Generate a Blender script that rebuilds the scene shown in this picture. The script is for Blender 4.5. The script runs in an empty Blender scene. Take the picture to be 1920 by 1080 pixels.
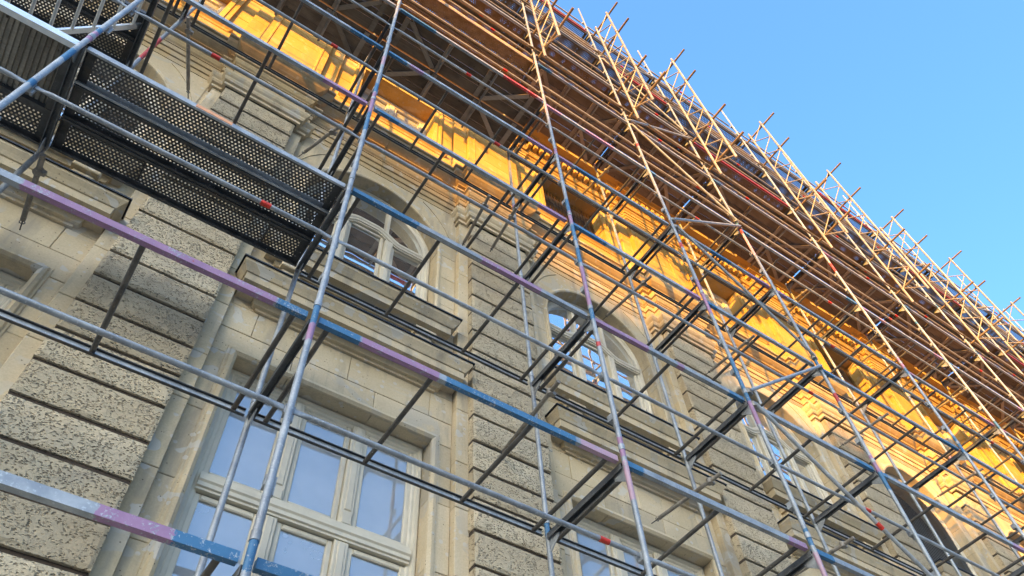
import bpy, math, random
from mathutils import Matrix, Vector
random.seed(7)
rnd = random.uniform
sc = bpy.context.scene
COL = sc.collection

# ------------------------------------------------------------------ camera, sky, sun, exposure
RM = [[0.8278104557394576, -0.5589587162742201, -0.04790618821725532],
      [0.4390466395359371, 0.6986398094363876, -0.5649251852970348],
      [0.3492390265715335, 0.4466179241496739, 0.8237502850667814]]
CAM = (-0.8515619, -3.3436813, -2.4666707)
cd = bpy.data.cameras.new('camera')
cd.sensor_width = 36.0
cd.lens = 36.0 * 1464.775 / 1920.0
cd.clip_start = 0.05
cd.clip_end = 3000.0
cam = bpy.data.objects.new('camera', cd)
COL.objects.link(cam)
rx, dn, fw = [Vector(r) for r in RM]
M3 = Matrix((rx, -dn, -fw)).transposed()
cam.matrix_world = Matrix.Translation(CAM) @ M3.to_4x4()
sc.camera = cam

SUN_T, SUN_K = 1.13, 0.27          # sideways and downward travel of the light per metre towards the wall
sdir = Vector((SUN_T, 1.0, -SUN_K)).normalized()
elev = math.asin(-sdir.z)
world = bpy.data.worlds.new('World')
sc.world = world
world.use_nodes = True
wn = world.node_tree
for n in list(wn.nodes):
    wn.nodes.remove(n)
sky = wn.nodes.new('ShaderNodeTexSky')
sky.sky_type = 'NISHITA'
sky.sun_disc = False
sky.sun_elevation = elev
sky.sun_rotation = math.atan2(-sdir.x, -sdir.y)
sky.altitude = 50.0
sky.air_density = 1.45
sky.dust_density = 10.0
sky.ozone_density = 6.0
bg = wn.nodes.new('ShaderNodeBackground')
bg.inputs['Strength'].default_value = 0.15
wo = wn.nodes.new('ShaderNodeOutputWorld')
wn.links.new(sky.outputs[0], bg.inputs[0])
wn.links.new(bg.outputs[0], wo.inputs[0])

sl = bpy.data.lights.new('sun', 'SUN')
sl.energy = 2.0
sl.angle = math.radians(0.53)
sl.color = (0.98, 0.445, 0.03)
so = bpy.data.objects.new('sun', sl)
COL.objects.link(so)
so.rotation_euler = sdir.to_track_quat('-Z', 'Y').to_euler()
so.location = (-30, -25, 20)

sc.view_settings.view_transform = 'Standard'
sc.view_settings.look = 'None'
sc.view_settings.gamma = 1.0
sc.view_settings.use_curve_mapping = False
sc.view_settings.exposure = 3.0
sc.render.engine = 'CYCLES'
sc.cycles.use_denoising = True
sc.cycles.max_bounces = 8
sc.cycles.transparent_max_bounces = 16
sc.cycles.caustics_reflective = False
sc.cycles.caustics_refractive = False

# ------------------------------------------------------------------ materials
class NT:
    def __init__(s, name):
        s.m = bpy.data.materials.new(name)
        s.m.use_nodes = True
        s.t = s.m.node_tree
        s.b = s.t.nodes['Principled BSDF']
        s.geo = None
    def n(s, t, **kw):
        nd = s.t.nodes.new(t)
        for k, v in kw.items():
            if k.startswith('i_'):
                nd.inputs[k[2:]].default_value = v
            else:
                setattr(nd, k, v)
        return nd
    def l(s, a, b):
        s.t.links.new(a, b)
    def pos(s, scale=(1, 1, 1), obj=False, offset_random=False):
        if obj:
            v = s.n('ShaderNodeTexCoord').outputs['Object']
        else:
            v = s.n('ShaderNodeNewGeometry').outputs['Position']
        mp = s.n('ShaderNodeMapping')
        mp.inputs['Scale'].default_value = scale
        s.l(v, mp.inputs['Vector'])
        if offset_random:
            oi = s.n('ShaderNodeObjectInfo')
            mu = s.n('ShaderNodeMath', operation='MULTIPLY')
            mu.inputs[1].default_value = 37.0
            s.l(oi.outputs['Random'], mu.inputs[0])
            s.l(mu.outputs[0], mp.inputs['Location'])
        return mp.outputs[0]
    def noise(s, v, scale, detail=3, rough=0.55, dist=0.0):
        nd = s.n('ShaderNodeTexNoise')
        nd.inputs['Scale'].default_value = scale
        nd.inputs['Detail'].default_value = detail
        nd.inputs['Roughness'].default_value = rough
        nd.inputs['Distortion'].default_value = dist
        s.l(v, nd.inputs['Vector'])
        return nd.outputs[0]
    def vor(s, v, scale, feature='F1', rand=1.0):
        nd = s.n('ShaderNodeTexVoronoi', feature=feature)
        nd.inputs['Scale'].default_value = scale
        nd.inputs['Randomness'].default_value = rand
        s.l(v, nd.inputs['Vector'])
        return nd.outputs['Distance']
    def ramp(s, f, a, b, lo=0.0, hi=1.0):
        nd = s.n('ShaderNodeMapRange')
        nd.inputs['From Min'].default_value = a
        nd.inputs['From Max'].default_value = b
        nd.inputs['To Min'].default_value = lo
        nd.inputs['To Max'].default_value = hi
        s.l(f, nd.inputs['Value'])
        return nd.outputs[0]
    def mix(s, f, a, b, mode='MIX'):
        nd = s.n('ShaderNodeMix', data_type='RGBA', blend_type=mode)
        if hasattr(f, 'links'):
            s.l(f, nd.inputs[0])
        else:
            nd.inputs[0].default_value = f
        for v, i in ((a, 6), (b, 7)):
            if hasattr(v, 'links'):
                s.l(v, nd.inputs[i])
            else:
                nd.inputs[i].default_value = (v[0], v[1], v[2], 1)
        return nd.outputs[2]
    def math(s, op, a, b=0.0):
        nd = s.n('ShaderNodeMath', operation=op)
        for v, i in ((a, 0), (b, 1)):
            if hasattr(v, 'links'):
                s.l(v, nd.inputs[i])
            else:
                nd.inputs[i].default_value = v
        return nd.outputs[0]
    def attr(s, name):
        return s.n('ShaderNodeAttribute', attribute_name=name).outputs['Fac']
    def rand(s):
        return s.n('ShaderNodeObjectInfo').outputs['Random']
    def tint(s, col, amt):
        """multiply by a per-object random grey"""
        r = s.ramp(s.rand(), 0, 1, 1 - amt, 1 + amt)
        nd = s.n('ShaderNodeVectorMath', operation='SCALE')
        s.l(col, nd.inputs[0])
        s.l(r, nd.inputs['Scale'])
        return nd.outputs[0]
    def bump(s, h, strength, dist):
        nd = s.n('ShaderNodeBump')
        nd.inputs['Strength'].default_value = strength
        nd.inputs['Distance'].default_value = dist
        s.l(h, nd.inputs['Height'])
        s.l(nd.outputs[0], s.b.inputs['Normal'])
    def done(s, col=None, rough=0.8, metal=0.0, spec=None):
        if col is not None:
            if hasattr(col, 'links'):
                s.l(col, s.b.inputs['Base Color'])
            else:
                s.b.inputs['Base Color'].default_value = (*col, 1)
        if hasattr(rough, 'links'):
            s.l(rough, s.b.inputs['Roughness'])
        else:
            s.b.inputs['Roughness'].default_value = rough
        if hasattr(metal, 'links'):
            s.l(metal, s.b.inputs['Metallic'])
        else:
            s.b.inputs['Metallic'].default_value = metal
        if spec is not None:
            s.b.inputs['Specular IOR Level'].default_value = spec
        return s.m

def stone_mat(name, c1, c2, stain, patch=0.8):
    t = NT(name)
    p = t.pos()
    big = t.noise(p, 0.9, 4, 0.6, 0.6)
    col = t.mix(t.ramp(big, 0.35, 0.68), c1, c2)
    grain = t.noise(p, 55, 3, 0.7)
    col = t.mix(t.ramp(grain, 0.3, 0.75, 0.0, 0.35), col, [c * 0.55 for c in c2])
    st = t.noise(t.pos((2.2, 2.2, 0.35)), 2.0, 5, 0.65)
    col = t.mix(t.ramp(st, 0.51, 0.70, 0.0, 0.78), col, stain)
    # pale flaked spots where the surface skin has come off
    fl = t.noise(p, 5.0, 2, 0.4, 0.3)
    where = t.noise(p, 0.8, 2, 0.5)
    m = t.math('MULTIPLY', t.ramp(fl, 0.62, 0.645), t.ramp(where, 0.42, 0.5))
    col = t.mix(t.math('MULTIPLY', m, patch), col, (0.52, 0.485, 0.415))
    fs = t.vor(p, 9.0)
    m2 = t.math('MULTIPLY', t.ramp(fs, 0.24, 0.19), t.ramp(t.noise(p, 2.2, 2), 0.49, 0.54))
    col = t.mix(t.math('MULTIPLY', m2, patch), col, (0.54, 0.50, 0.425))
    rp = t.noise(p, 1.3, 3, 0.5, 1.0)
    col = t.mix(t.math('MULTIPLY', t.ramp(rp, 0.60, 0.615), 0.55 * patch), col, (0.42, 0.395, 0.34))
    sk = t.noise(t.pos((0.5, 1, 5.0)), 2.6, 5, 0.7, 0.4)
    col = t.mix(t.math('MULTIPLY', t.ramp(sk, 0.60, 0.68), 0.7 * patch), col, (0.50, 0.47, 0.40))
    pit = t.vor(t.pos((1, 1, 1)), 21.0)
    pm = t.math('MULTIPLY', t.ramp(pit, 0.16, 0.08), t.ramp(t.noise(p, 6, 2), 0.5, 0.56))
    col = t.mix(t.math('MULTIPLY', pm, 0.8), col, (0.09, 0.07, 0.045))
    col = t.tint(col, 0.11)
    h = t.math('SUBTRACT', t.math('ADD', t.math('MULTIPLY', grain, 0.35), t.math('MULTIPLY', big, 1.2)), t.math('ADD', pm, t.math('MULTIPLY', m, 0.5)))
    t.bump(h, 0.5, 0.006)
    return t.done(col, 0.9, 0, 0.2)

def rust_mat(name, c1, c2, pitcol):
    t = NT(name)
    p = t.pos(offset_random=True)
    wob = t.noise(p, 9, 2, 0.5)
    vm = t.n('ShaderNodeVectorMath', operation='SCALE')
    nt_ = t.n('ShaderNodeTexNoise')
    nt_.inputs['Scale'].default_value = 14
    t.l(p, nt_.inputs['Vector'])
    t.l(nt_.outputs['Color'], vm.inputs[0])
    vm.inputs['Scale'].default_value = 0.05
    ad = t.n('ShaderNodeVectorMath', operation='ADD')
    t.l(p, ad.inputs[0])
    t.l(vm.outputs[0], ad.inputs[1])
    mp = t.n('ShaderNodeMapping')
    mp.inputs['Scale'].default_value = (0.62, 0.4, 1.0)
    mp.inputs['Rotation'].default_value = (0, math.radians(18), 0)
    t.l(ad.outputs[0], mp.inputs['Vector'])
    v = t.vor(mp.outputs[0], 60.0)
    v2 = t.vor(mp.outputs[0], 110.0)
    keep = t.ramp(t.math('ADD', t.noise(p, 17, 3, 0.6), t.ramp(t.rand(), 0, 1, -0.07, 0.09)), 0.36, 0.56)
    pm = t.math('MULTIPLY', t.ramp(v, 0.44, 0.14), keep)
    pm2 = t.math('MULTIPLY', t.ramp(v2, 0.34, 0.2), t.ramp(t.noise(p, 11, 2), 0.5, 0.6))
    pit = t.math('MAXIMUM', pm, t.math('MULTIPLY', pm2, 0.7))
    big = t.noise(t.pos(), 0.9, 4, 0.6)
    col = t.mix(t.ramp(big, 0.35, 0.66), c1, c2)
    grain = t.noise(p, 70, 3, 0.7)
    col = t.mix(t.ramp(grain, 0.35, 0.75, 0, 0.4), col, [c * 0.55 for c in c1])
    soot = t.noise(t.pos((1, 1, 1.6)), 0.8, 4, 0.6)
    col = t.mix(t.ramp(soot, 0.58, 0.74, 0, 0.45), col, (0.17, 0.17, 0.165))
    col = t.tint(col, 0.2)
    col = t.mix(t.math('MULTIPLY', pit, 0.6), col, pitcol)
    h = t.math('SUBTRACT', t.math('ADD', t.math('MULTIPLY', grain, 0.25), t.math('MULTIPLY', wob, 0.8)), t.math('MULTIPLY', pit, 1.5))
    t.bump(h, 0.9, 0.016)
    return t.done(col, 0.95, 0, 0.1)

def steel_mat(name, c1, c2, paint=False, rust=0.25):
    t = NT(name)
    p = t.pos(offset_random=True)
    n1 = t.noise(p, 9, 4, 0.6)
    n2 = t.noise(p, 60, 3, 0.6)
    n3 = t.noise(p, 2.2, 3, 0.6)
    col = t.mix(t.ramp(n1, 0.35, 0.68), c1, c2)
    col = t.mix(t.ramp(n2, 0.58, 0.72, 0, 0.5), col, [min(1, c * 1.7) for c in c2])
    col = t.mix(t.ramp(n3, 0.58, 0.72, 0, rust), col, (0.13, 0.085, 0.05))
    sp = t.vor(p, 28)
    m = t.math('MULTIPLY', t.ramp(sp, 0.17, 0.1), t.ramp(t.noise(p, 5, 2), 0.56, 0.62))
    col = t.mix(t.math('MULTIPLY', m, 0.8), col, (0.55, 0.54, 0.50))
    metal = 0.35
    if paint:
        wear = t.ramp(t.math('ADD', t.math('MULTIPLY', t.noise(p, 34, 4, 0.7), 0.6), t.math('MULTIPLY', t.noise(p, 7, 2, 0.5), 0.4)), 0.3, 0.7, -0.55, 0.55)
        chip = t.ramp(t.math('ADD', t.math('MULTIPLY', t.noise(p, 60, 4, 0.75), 0.6), t.math('MULTIPLY', t.noise(p, 11, 3, 0.6), 0.4)), 0.555, 0.60, 0.95, 0.1)
        for a, c in (('pb', (0.025, 0.125, 0.245)), ('pp', (0.30, 0.155, 0.255)), ('pk', (0.41, 0.25, 0.30)), ('pr', (0.42, 0.025, 0.018))):
            f = t.ramp(t.math('ADD', t.attr(a), wear), 0.48, 0.54)
            f = t.math('MULTIPLY', f, chip)
            cc = t.mix(t.ramp(n1, 0.3, 0.7, 0, 0.35), c, [min(1, v * 1.5 + 0.03) for v in c])
            col = t.mix(f, col, cc)
            if a == 'pb':
                allf = f
            else:
                allf = t.math('MAXIMUM', allf, f)
        metal = t.math('MULTIPLY', t.math('SUBTRACT', 1.0, allf), 0.35)
    col = t.tint(col, 0.12)
    t.bump(n2, 0.15, 0.002)
    return t.done(col, t.ramp(n1, 0.3, 0.7, 0.42, 0.62), metal, 0.4)

def timber_mat(name, c1, c2):
    t = NT(name)
    p = t.pos((1.0, 14.0, 14.0), obj=True, offset_random=True)
    g = t.noise(p, 3.0, 5, 0.65, 1.2)
    col = t.mix(t.ramp(g, 0.3, 0.7), c1, c2)
    d = t.noise(t.pos(obj=True, offset_random=True), 2.3, 3, 0.6)
    col = t.mix(t.ramp(d, 0.5, 0.72, 0, 0.6), col, [c * 0.4 for c in c1])
    w = t.vor(t.pos(obj=True, offset_random=True), 6)
    col = t.mix(t.math('MULTIPLY', t.ramp(w, 0.10, 0.05), 0.8), col, (0.03, 0.02, 0.012))
    col = t.tint(col, 0.3)
    t.bump(g, 0.4, 0.004)
    return t.done(col, 0.85, 0, 0.2)

def plain_mat(name, c, rough=0.6, metal=0.0, var=0.25, scale=12, spec=None, tint=0.08):
    t = NT(name)
    n = t.noise(t.pos(offset_random=True), scale, 4, 0.6)
    col = t.mix(t.ramp(n, 0.3, 0.7), [v * (1 - var) for v in c], [min(1, v * (1 + var * 0.6)) for v in c])
    col = t.tint(col, tint)
    return t.done(col, rough, metal, spec)

M = {}
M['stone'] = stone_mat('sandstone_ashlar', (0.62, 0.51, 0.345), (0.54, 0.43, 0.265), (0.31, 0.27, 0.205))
M['stone_up'] = stone_mat('sandstone_sunlit_tint', (0.54, 0.35, 0.115), (0.49, 0.30, 0.085), (0.35, 0.23, 0.09), 0.25)  # same sandstone, with the upper storey's sunlit gold put into the colour
M['stone_mid'] = stone_mat('sandstone_part_sunlit_tint', (0.53, 0.40, 0.23), (0.46, 0.335, 0.175), (0.30, 0.235, 0.15), 0.5)  # entablature stone, some of the sun's orange mixed into its colour
M['rust'] = rust_mat('vermiculated_stone', (0.59, 0.49, 0.335), (0.51, 0.405, 0.26), (0.135, 0.095, 0.058))
M['mortar'] = plain_mat('dark_joint_mortar', (0.07, 0.05, 0.035), 0.95, 0, 0.4, 6)
M['galv'] = steel_mat('galvanised_steel', (0.25, 0.26, 0.265), (0.40, 0.415, 0.42))
M['galv_paint'] = steel_mat('galvanised_steel_with_paint_marks', (0.25, 0.265, 0.275), (0.40, 0.415, 0.42), True)
M['galv_dark'] = steel_mat('weathered_shade_dark_steel', (0.050, 0.048, 0.045), (0.095, 0.092, 0.088), False, 0.6)  # weathered steel, darkened further by underside shade put into the colour
M['tube'] = steel_mat('weathered_steel_tube', (0.20, 0.175, 0.145), (0.33, 0.30, 0.255), False, 0.5)
M['rust_bounce'] = steel_mat('rusty_bounce_brown_steel', (0.19, 0.125, 0.06), (0.30, 0.21, 0.12), False, 0.7)  # upper planks and stubs: rust, plus warm bounce light put into the brown
M['beige'] = steel_mat('sunlit_tint_tube', (0.30, 0.25, 0.19), (0.44, 0.375, 0.29), False, 0.35)  # upper rails and girders: golden sunlight put into the steel colour
M['cross'] = steel_mat('shade_dark_steel_tube', (0.075, 0.068, 0.06), (0.13, 0.12, 0.108), False, 0.6)  # cross tubes: darkness of their shaded undersides put into the colour
M['trans'] = steel_mat('grey_steel_profile', (0.105, 0.107, 0.107), (0.18, 0.184, 0.184), False, 0.4)  # transoms: underside shade put into this darker grey
M['alu'] = plain_mat('bright_aluminium', (0.72, 0.74, 0.75), 0.35, 0.5, 0.1)
M['band'] = plain_mat('red_marker_band', (0.62, 0.035, 0.015), 0.5, 0, 0.25, 40)
M['timber'] = timber_mat('weathered_scaffold_boards', (0.13, 0.092, 0.062), (0.22, 0.155, 0.10))
M['toe'] = timber_mat('pale_toe_board_timber', (0.30, 0.20, 0.11), (0.42, 0.30, 0.17))
M['batten'] = timber_mat('grey_brown_battens', (0.27, 0.205, 0.145), (0.36, 0.28, 0.20))
M['ply'] = timber_mat('ribbed_deck_underside', (0.20, 0.17, 0.13), (0.29, 0.26, 0.205))
M['frame'] = plain_mat('cream_window_paint', (0.60, 0.535, 0.405), 0.45, 0, 0.10, 5)
M['lead'] = plain_mat('dark_sheet_metal_flashing', (0.05, 0.05, 0.052), 0.5, 0.5, 0.3)
M['curtain'] = plain_mat('white_curtain', (0.88, 0.88, 0.86), 0.9, 0, 0.04, 3)
M['room'] = plain_mat('pale_room_walls', (0.50, 0.50, 0.48), 0.9, 0, 0.15, 2)
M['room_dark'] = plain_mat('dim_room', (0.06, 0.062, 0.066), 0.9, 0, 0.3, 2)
M['shutter'] = plain_mat('brown_shutter', (0.105, 0.06, 0.028), 0.6, 0, 0.3, 20)
M['louvre'] = plain_mat('dark_grey_louvre', (0.27, 0.265, 0.25), 0.6, 0.1, 0.3, 20)
M['slate'] = plain_mat('roof_slate', (0.09, 0.09, 0.10), 0.7, 0, 0.4, 8)
M['plaster'] = plain_mat('pale_render', (0.50, 0.45, 0.37), 0.9, 0, 0.15, 1.0)
M['asphalt'] = plain_mat('pale_granite_setts', (0.34, 0.31, 0.27), 0.9, 0, 0.25, 9)
M['paving'] = plain_mat('granite_paving', (0.36, 0.335, 0.295), 0.85, 0, 0.25, 8)
def glass_mat(name, ior, haze0, haze1):
    t = NT(name)
    for n in list(t.t.nodes):
        if n.type == 'BSDF_PRINCIPLED':
            t.t.nodes.remove(n)
    out = [n for n in t.t.nodes if n.type == 'OUTPUT_MATERIAL'][0]
    fr = t.n('ShaderNodeFresnel')
    fr.inputs['IOR'].default_value = ior
    gl = t.n('ShaderNodeBsdfGlossy')
    gl.inputs['Roughness'].default_value = 0.012
    gl.inputs['Color'].default_value = (0.93, 0.97, 1.0, 1)
    tr = t.n('ShaderNodeBsdfTransparent')
    tr.inputs['Color'].default_value = (0.93, 0.96, 0.97, 1)
    mx = t.n('ShaderNodeMixShader')
    bn = t.n('ShaderNodeBump')
    bn.inputs['Strength'].default_value = 0.04
    bn.inputs['Distance'].default_value = 0.02
    t.l(t.noise(t.pos(), 3.0, 1), bn.inputs['Height'])
    t.l(bn.outputs[0], gl.inputs['Normal'])
    t.l(fr.outputs[0], mx.inputs[0])
    t.l(tr.outputs[0], mx.inputs[1])
    t.l(gl.outputs[0], mx.inputs[2])
    df = t.n('ShaderNodeBsdfDiffuse')
    df.inputs['Color'].default_value = (0.80, 0.84, 0.86, 1)  # pale haze mixed in to brighten the panes, in place of lit curtains
    m3 = t.n('ShaderNodeMixShader')
    t.l(t.ramp(t.noise(t.pos(), 1.7, 3), 0.3, 0.7, haze0, haze1), m3.inputs[0])
    t.l(mx.outputs[0], m3.inputs[1])
    t.l(df.outputs[0], m3.inputs[2])
    t.l(m3.outputs[0], out.inputs['Surface'])
    return t.m
M['glass'] = glass_mat('window_glass', 3.4, 0.27, 0.33)
M['glass_clear'] = glass_mat('clear_window_glass', 2.0, 0.02, 0.06)
M['glass_up'] = glass_mat('upper_window_glass', 3.2, 0.05, 0.12)


# ------------------------------------------------------------------ mesh helpers
class MB:
    def __init__(s):
        s.v, s.f, s.sm = [], [], []
        s.at = {}
    def add(s, vs, fs, smooth=False):
        o = len(s.v)
        s.v += [tuple(v) for v in vs]
        s.f += [tuple(i + o for i in f) for f in fs]
        s.sm += [smooth] * len(fs)
        return s
    def box(s, x0, x1, y0, y1, z0, z1):
        return s.add([(x0, y0, z0), (x1, y0, z0), (x1, y1, z0), (x0, y1, z0), (x0, y0, z1), (x1, y0, z1), (x1, y1, z1), (x0, y1, z1)],
                     [(0, 3, 2, 1), (4, 5, 6, 7), (0, 1, 5, 4), (1, 2, 6, 5), (2, 3, 7, 6), (3, 0, 4, 7)])
    def slab(s, x0, x1, yf, yb, z0, z1, c=0.012):
        """block with a chamfered front (front is -y)"""
        v = [(x0, yb, z0), (x1, yb, z0), (x1, yb, z1), (x0, yb, z1),
             (x0, yf + c, z0), (x1, yf + c, z0), (x1, yf + c, z1), (x0, yf + c, z1),
             (x0 + c, yf, z0 + c), (x1 - c, yf, z0 + c), (x1 - c, yf, z1 - c), (x0 + c, yf, z1 - c)]
        f = [(8, 9, 10, 11), (4, 5, 9, 8), (5, 6, 10, 9), (6, 7, 11, 10), (7, 4, 8, 11),
             (0, 1, 5, 4), (1, 2, 6, 5), (2, 3, 7, 6), (3, 0, 4, 7), (0, 3, 2, 1)]
        return s.add(v, f)
    def bar(s, a, b, w, h, up=(0, 0, 1)):
        """rectangular bar from a to b"""
        a, b = Vector(a), Vector(b)
        d = (b - a).normalized()
        u = Vector(up)
        sd = d.cross(u)
        if sd.length < 1e-5:
            sd = d.cross(Vector((1, 0, 0)))
        sd.normalize()
        u = sd.cross(d).normalized()
        vs = []
        for q in (a, b):
            for i, j in ((-1, -1), (1, -1), (1, 1), (-1, 1)):
                vs.append(q + sd * (i * w / 2) + u * (j * h / 2))
        return s.add(vs, [(0, 1, 2, 3), (7, 6, 5, 4), (0, 4, 5, 1), (1, 5, 6, 2), (2, 6, 7, 3), (3, 7, 4, 0)])
    def tube(s, a, b, r, n=10, caps=True):
        a, b = Vector(a), Vector(b)
        d = (b - a).normalized()
        sd = d.cross(Vector((0, 0, 1)))
        if sd.length < 1e-4:
            sd = Vector((1, 0, 0))
        sd.normalize()
        u = sd.cross(d)
        vs, fs = [], []
        for q in (a, b):
            for i in range(n):
                an = 2 * math.pi * i / n
                vs.append(q + sd * (math.cos(an) * r) + u * (math.sin(an) * r))
        for i in range(n):
            j = (i + 1) % n
            fs.append((i, i + n, j + n, j))
        s.add(vs, fs, True)
        if caps:
            s.add(vs[:n], [tuple(range(n))])
            s.add(vs[n:], [tuple(range(n - 1, -1, -1))])
        return s
    def pipe(s, pts, r, n=10):
        """bent tube through points, radius may vary"""
        pts = [Vector(p) for p in pts]
        rs = r if isinstance(r, (list, tuple)) else [r] * len(pts)
        vs, fs = [], []
        for k, q in enumerate(pts):
            d = (pts[min(k + 1, len(pts) - 1)] - pts[max(k - 1, 0)]).normalized()
            sd = d.cross(Vector((0, 0, 1)))
            if sd.length < 1e-4:
                sd = Vector((1, 0, 0))
            sd.normalize()
            u = sd.cross(d)
            rr = rs[k] if isinstance(rs[k], tuple) else (rs[k], rs[k])
            for i in range(n):
                an = 2 * math.pi * i / n
                vs.append(q + sd * (math.cos(an) * rr[0]) + u * (math.sin(an) * rr[1]))
        for k in range(len(pts) - 1):
            for i in range(n):
                j = (i + 1) % n
                fs.append((k * n + i, (k + 1) * n + i, (k + 1) * n + j, k * n + j))
        s.add(vs, fs, True)
        s.add(vs[:n], [tuple(range(n))])
        s.add(vs[-n:], [tuple(range(n - 1, -1, -1))])
        return s
    def mesh(s, name, mat):
        me = bpy.data.meshes.new(name)
        me.from_pydata(s.v, [], s.f)
        if any(s.sm):
            me.polygons.foreach_set('use_smooth', s.sm)
        for k, vals in s.at.items():
            a = me.attributes.new(k, 'FLOAT', 'POINT')
            a.data.foreach_set('value', vals)
        me.materials.append(mat)
        me.update()
        return me
    def build(s, name, mat, parent=None, loc=None):
        return obj(name, s.mesh(name, mat), parent, loc)

def obj(name, me, parent=None, loc=None, rot=None, scale=None):
    o = bpy.data.objects.new(name, me)
    COL.objects.link(o)
    if parent is not None:
        o.parent = parent
    if loc is not None:
        o.location = loc
    if rot is not None:
        o.rotation_euler = rot
    if scale is not None:
        o.scale = scale
    return o

def tag(o, label=None, cat=None, group=None, kind=None):
    if label:
        o['label'] = label
    if cat:
        o['category'] = cat
    if group:
        o['group'] = group
    if kind:
        o['kind'] = kind
    return o

def empty(name, loc, parent=None):
    o = bpy.data.objects.new(name, None)
    COL.objects.link(o)
    o.location = loc
    o.empty_display_size = 0.2
    if parent:
        o.parent = parent
    return o

ORD = ['first', 'second', 'third', 'fourth', 'fifth', 'sixth', 'seventh', 'eighth', 'ninth', 'tenth', 'eleventh', 'twelfth', 'thirteenth', 'fourteenth']
def bayname(b):
    return 'leftmost bay' if b == -1 else ORD[b + 1] + ' bay from the left'
def lvl(l):
    return 'lowest level in view' if l == 0 else ORD[l] + ' level up'

# ------------------------------------------------------------------ ground and street
GZ = -4.07
g = MB().add([(-900, -900, GZ), (900, -900, GZ), (900, 900, GZ), (-900, 900, GZ)], [(0, 1, 2, 3)]).build('ground', M['asphalt'])
tag(g, kind='structure')
pv = MB().box(-60, 80, -5.0, 1.6, GZ - 0.2, GZ + 0.02).build('pavement', M['paving'])
tag(pv, kind='structure')
pv.location.z = 0.0
kb = MB().box(-60, 80, -5.16, -5.004, GZ - 0.2, GZ + 0.024).build('kerb', M['paving'])
tag(kb, kind='structure')

# unseen hall behind camera, added and shaped to keep low sun off lower storeys
HX, HY = -112.0, -88.0
hall = empty('sun_blocking_hall', (HX, HY, GZ))
tag(hall, 'unseen gabled hall added behind the viewer to block low sun', 'building')
HTOP, HSL = 35.2 - GZ, 0.14
def roofh(u):                                    # gable line, sloped to set the shade edge, u from the ridge
    return HTOP - abs(u) * HSL
hx = [-60, -30, 0, 30, 60]
w = MB()
for a, b in zip(hx[:-1], hx[1:]):
    w.add([(a, 0, 0), (b, 0, 0), (b, 0, roofh(b) - 0.3), (a, 0, roofh(a) - 0.3)], [(0, 3, 2, 1)])
for u, f in ((-60, (0, 1, 2, 3)), (60, (0, 3, 2, 1))):
    w.add([(u, 0, 0), (u, -40, 0), (u, -40, roofh(u) - 0.3), (u, 0, roofh(u) - 0.3)], [f])
w.build('wall', M['plaster'], hall)
for a, b in ((-61, 0), (0, 61)):
    za, zb = roofh(a), roofh(b)
    r = MB().add([(a, 0.4, za - 0.3), (b, 0.4, zb - 0.3), (b, 0.4, zb), (a, 0.4, za), (a, -40, za - 0.3), (b, -40, zb - 0.3), (b, -40, zb), (a, -40, za)],
                 [(0, 3, 2, 1), (4, 5, 6, 7), (3, 7, 6, 2), (0, 1, 5, 4), (0, 4, 7, 3), (1, 2, 6, 5)])
    r.build('roof', M['slate'], hall)
wm = MB().box(-1.2, 1.2, -0.1, 0.06, 0, 3.4).mesh('hall_window', M['louvre'])
for i in range(-9, 10):
    for zz in (3.0, 9.0, 15.0):
        obj('window', wm, hall, (i * 6.0, 0.0, zz))

# ------------------------------------------------------------------ the stone building
PER = 4.01
NB0, NB1 = -2, 8                                  # bays built
CB = lambda k: 0.95 + PER * k                     # window axis
PC = lambda k: -1.055 + PER * k                   # pilaster axis left of bay k
YR, YS, YW = 1.74, 1.86, 1.95                     # rusticated face, backing strip, recessed wall
bld = empty('stone_building', (0, 0, 0))
tag(bld, 'ornate sandstone facade with arched windows and rusticated pilasters behind the scaffolding', 'building')

XA, XB = PC(NB0) - 0.9, PC(NB1) + 0.9
core = MB()
for k in range(NB0, NB1 + 1):
    core.box(PC(k) - 0.90, PC(k) + 0.90, YW + 0.03, 2.6, GZ, 13.3)
core.build('wall_core', M['mortar'], bld)
fill = MB()
for k in range(NB0, NB1):
    a, b = PC(k) + 0.901, PC(k + 1) - 0.901
    for z0, z1 in ((GZ, -0.45), (3.50, 5.40), (8.30, 10.40), (12.10, 13.3)):
        fill.box(a, b, YW + 0.032, 2.59, z0, z1)
fill.build('wall_infill', M['mortar'], bld)
base = MB()
base.box(XA, XB, 1.66, 1.97, GZ, -0.12)
base.build('plinth', M['stone'], bld)
rb = MB()
rb.add([(XA, 1.35, 13.46), (XB, 1.35, 13.46), (XB, 4.6, 18.2), (XA, 4.6, 18.2), (XA, 12, 19.2), (XB, 12, 19.2), (XA, 12, GZ), (XB, 12, GZ)],
       [(0, 1, 2, 3), (3, 2, 5, 4), (4, 5, 7, 6)])
rb.build('roof', M['slate'], bld)

def block(parent, name, x0, x1, yf, yb, z0, z1, mat, gap=0.0035, c=0.006):
    return MB().slab(x0 + gap, x1 - gap, yf, yb, z0 + gap, z1 - gap, c).build(name, mat, parent)

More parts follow.
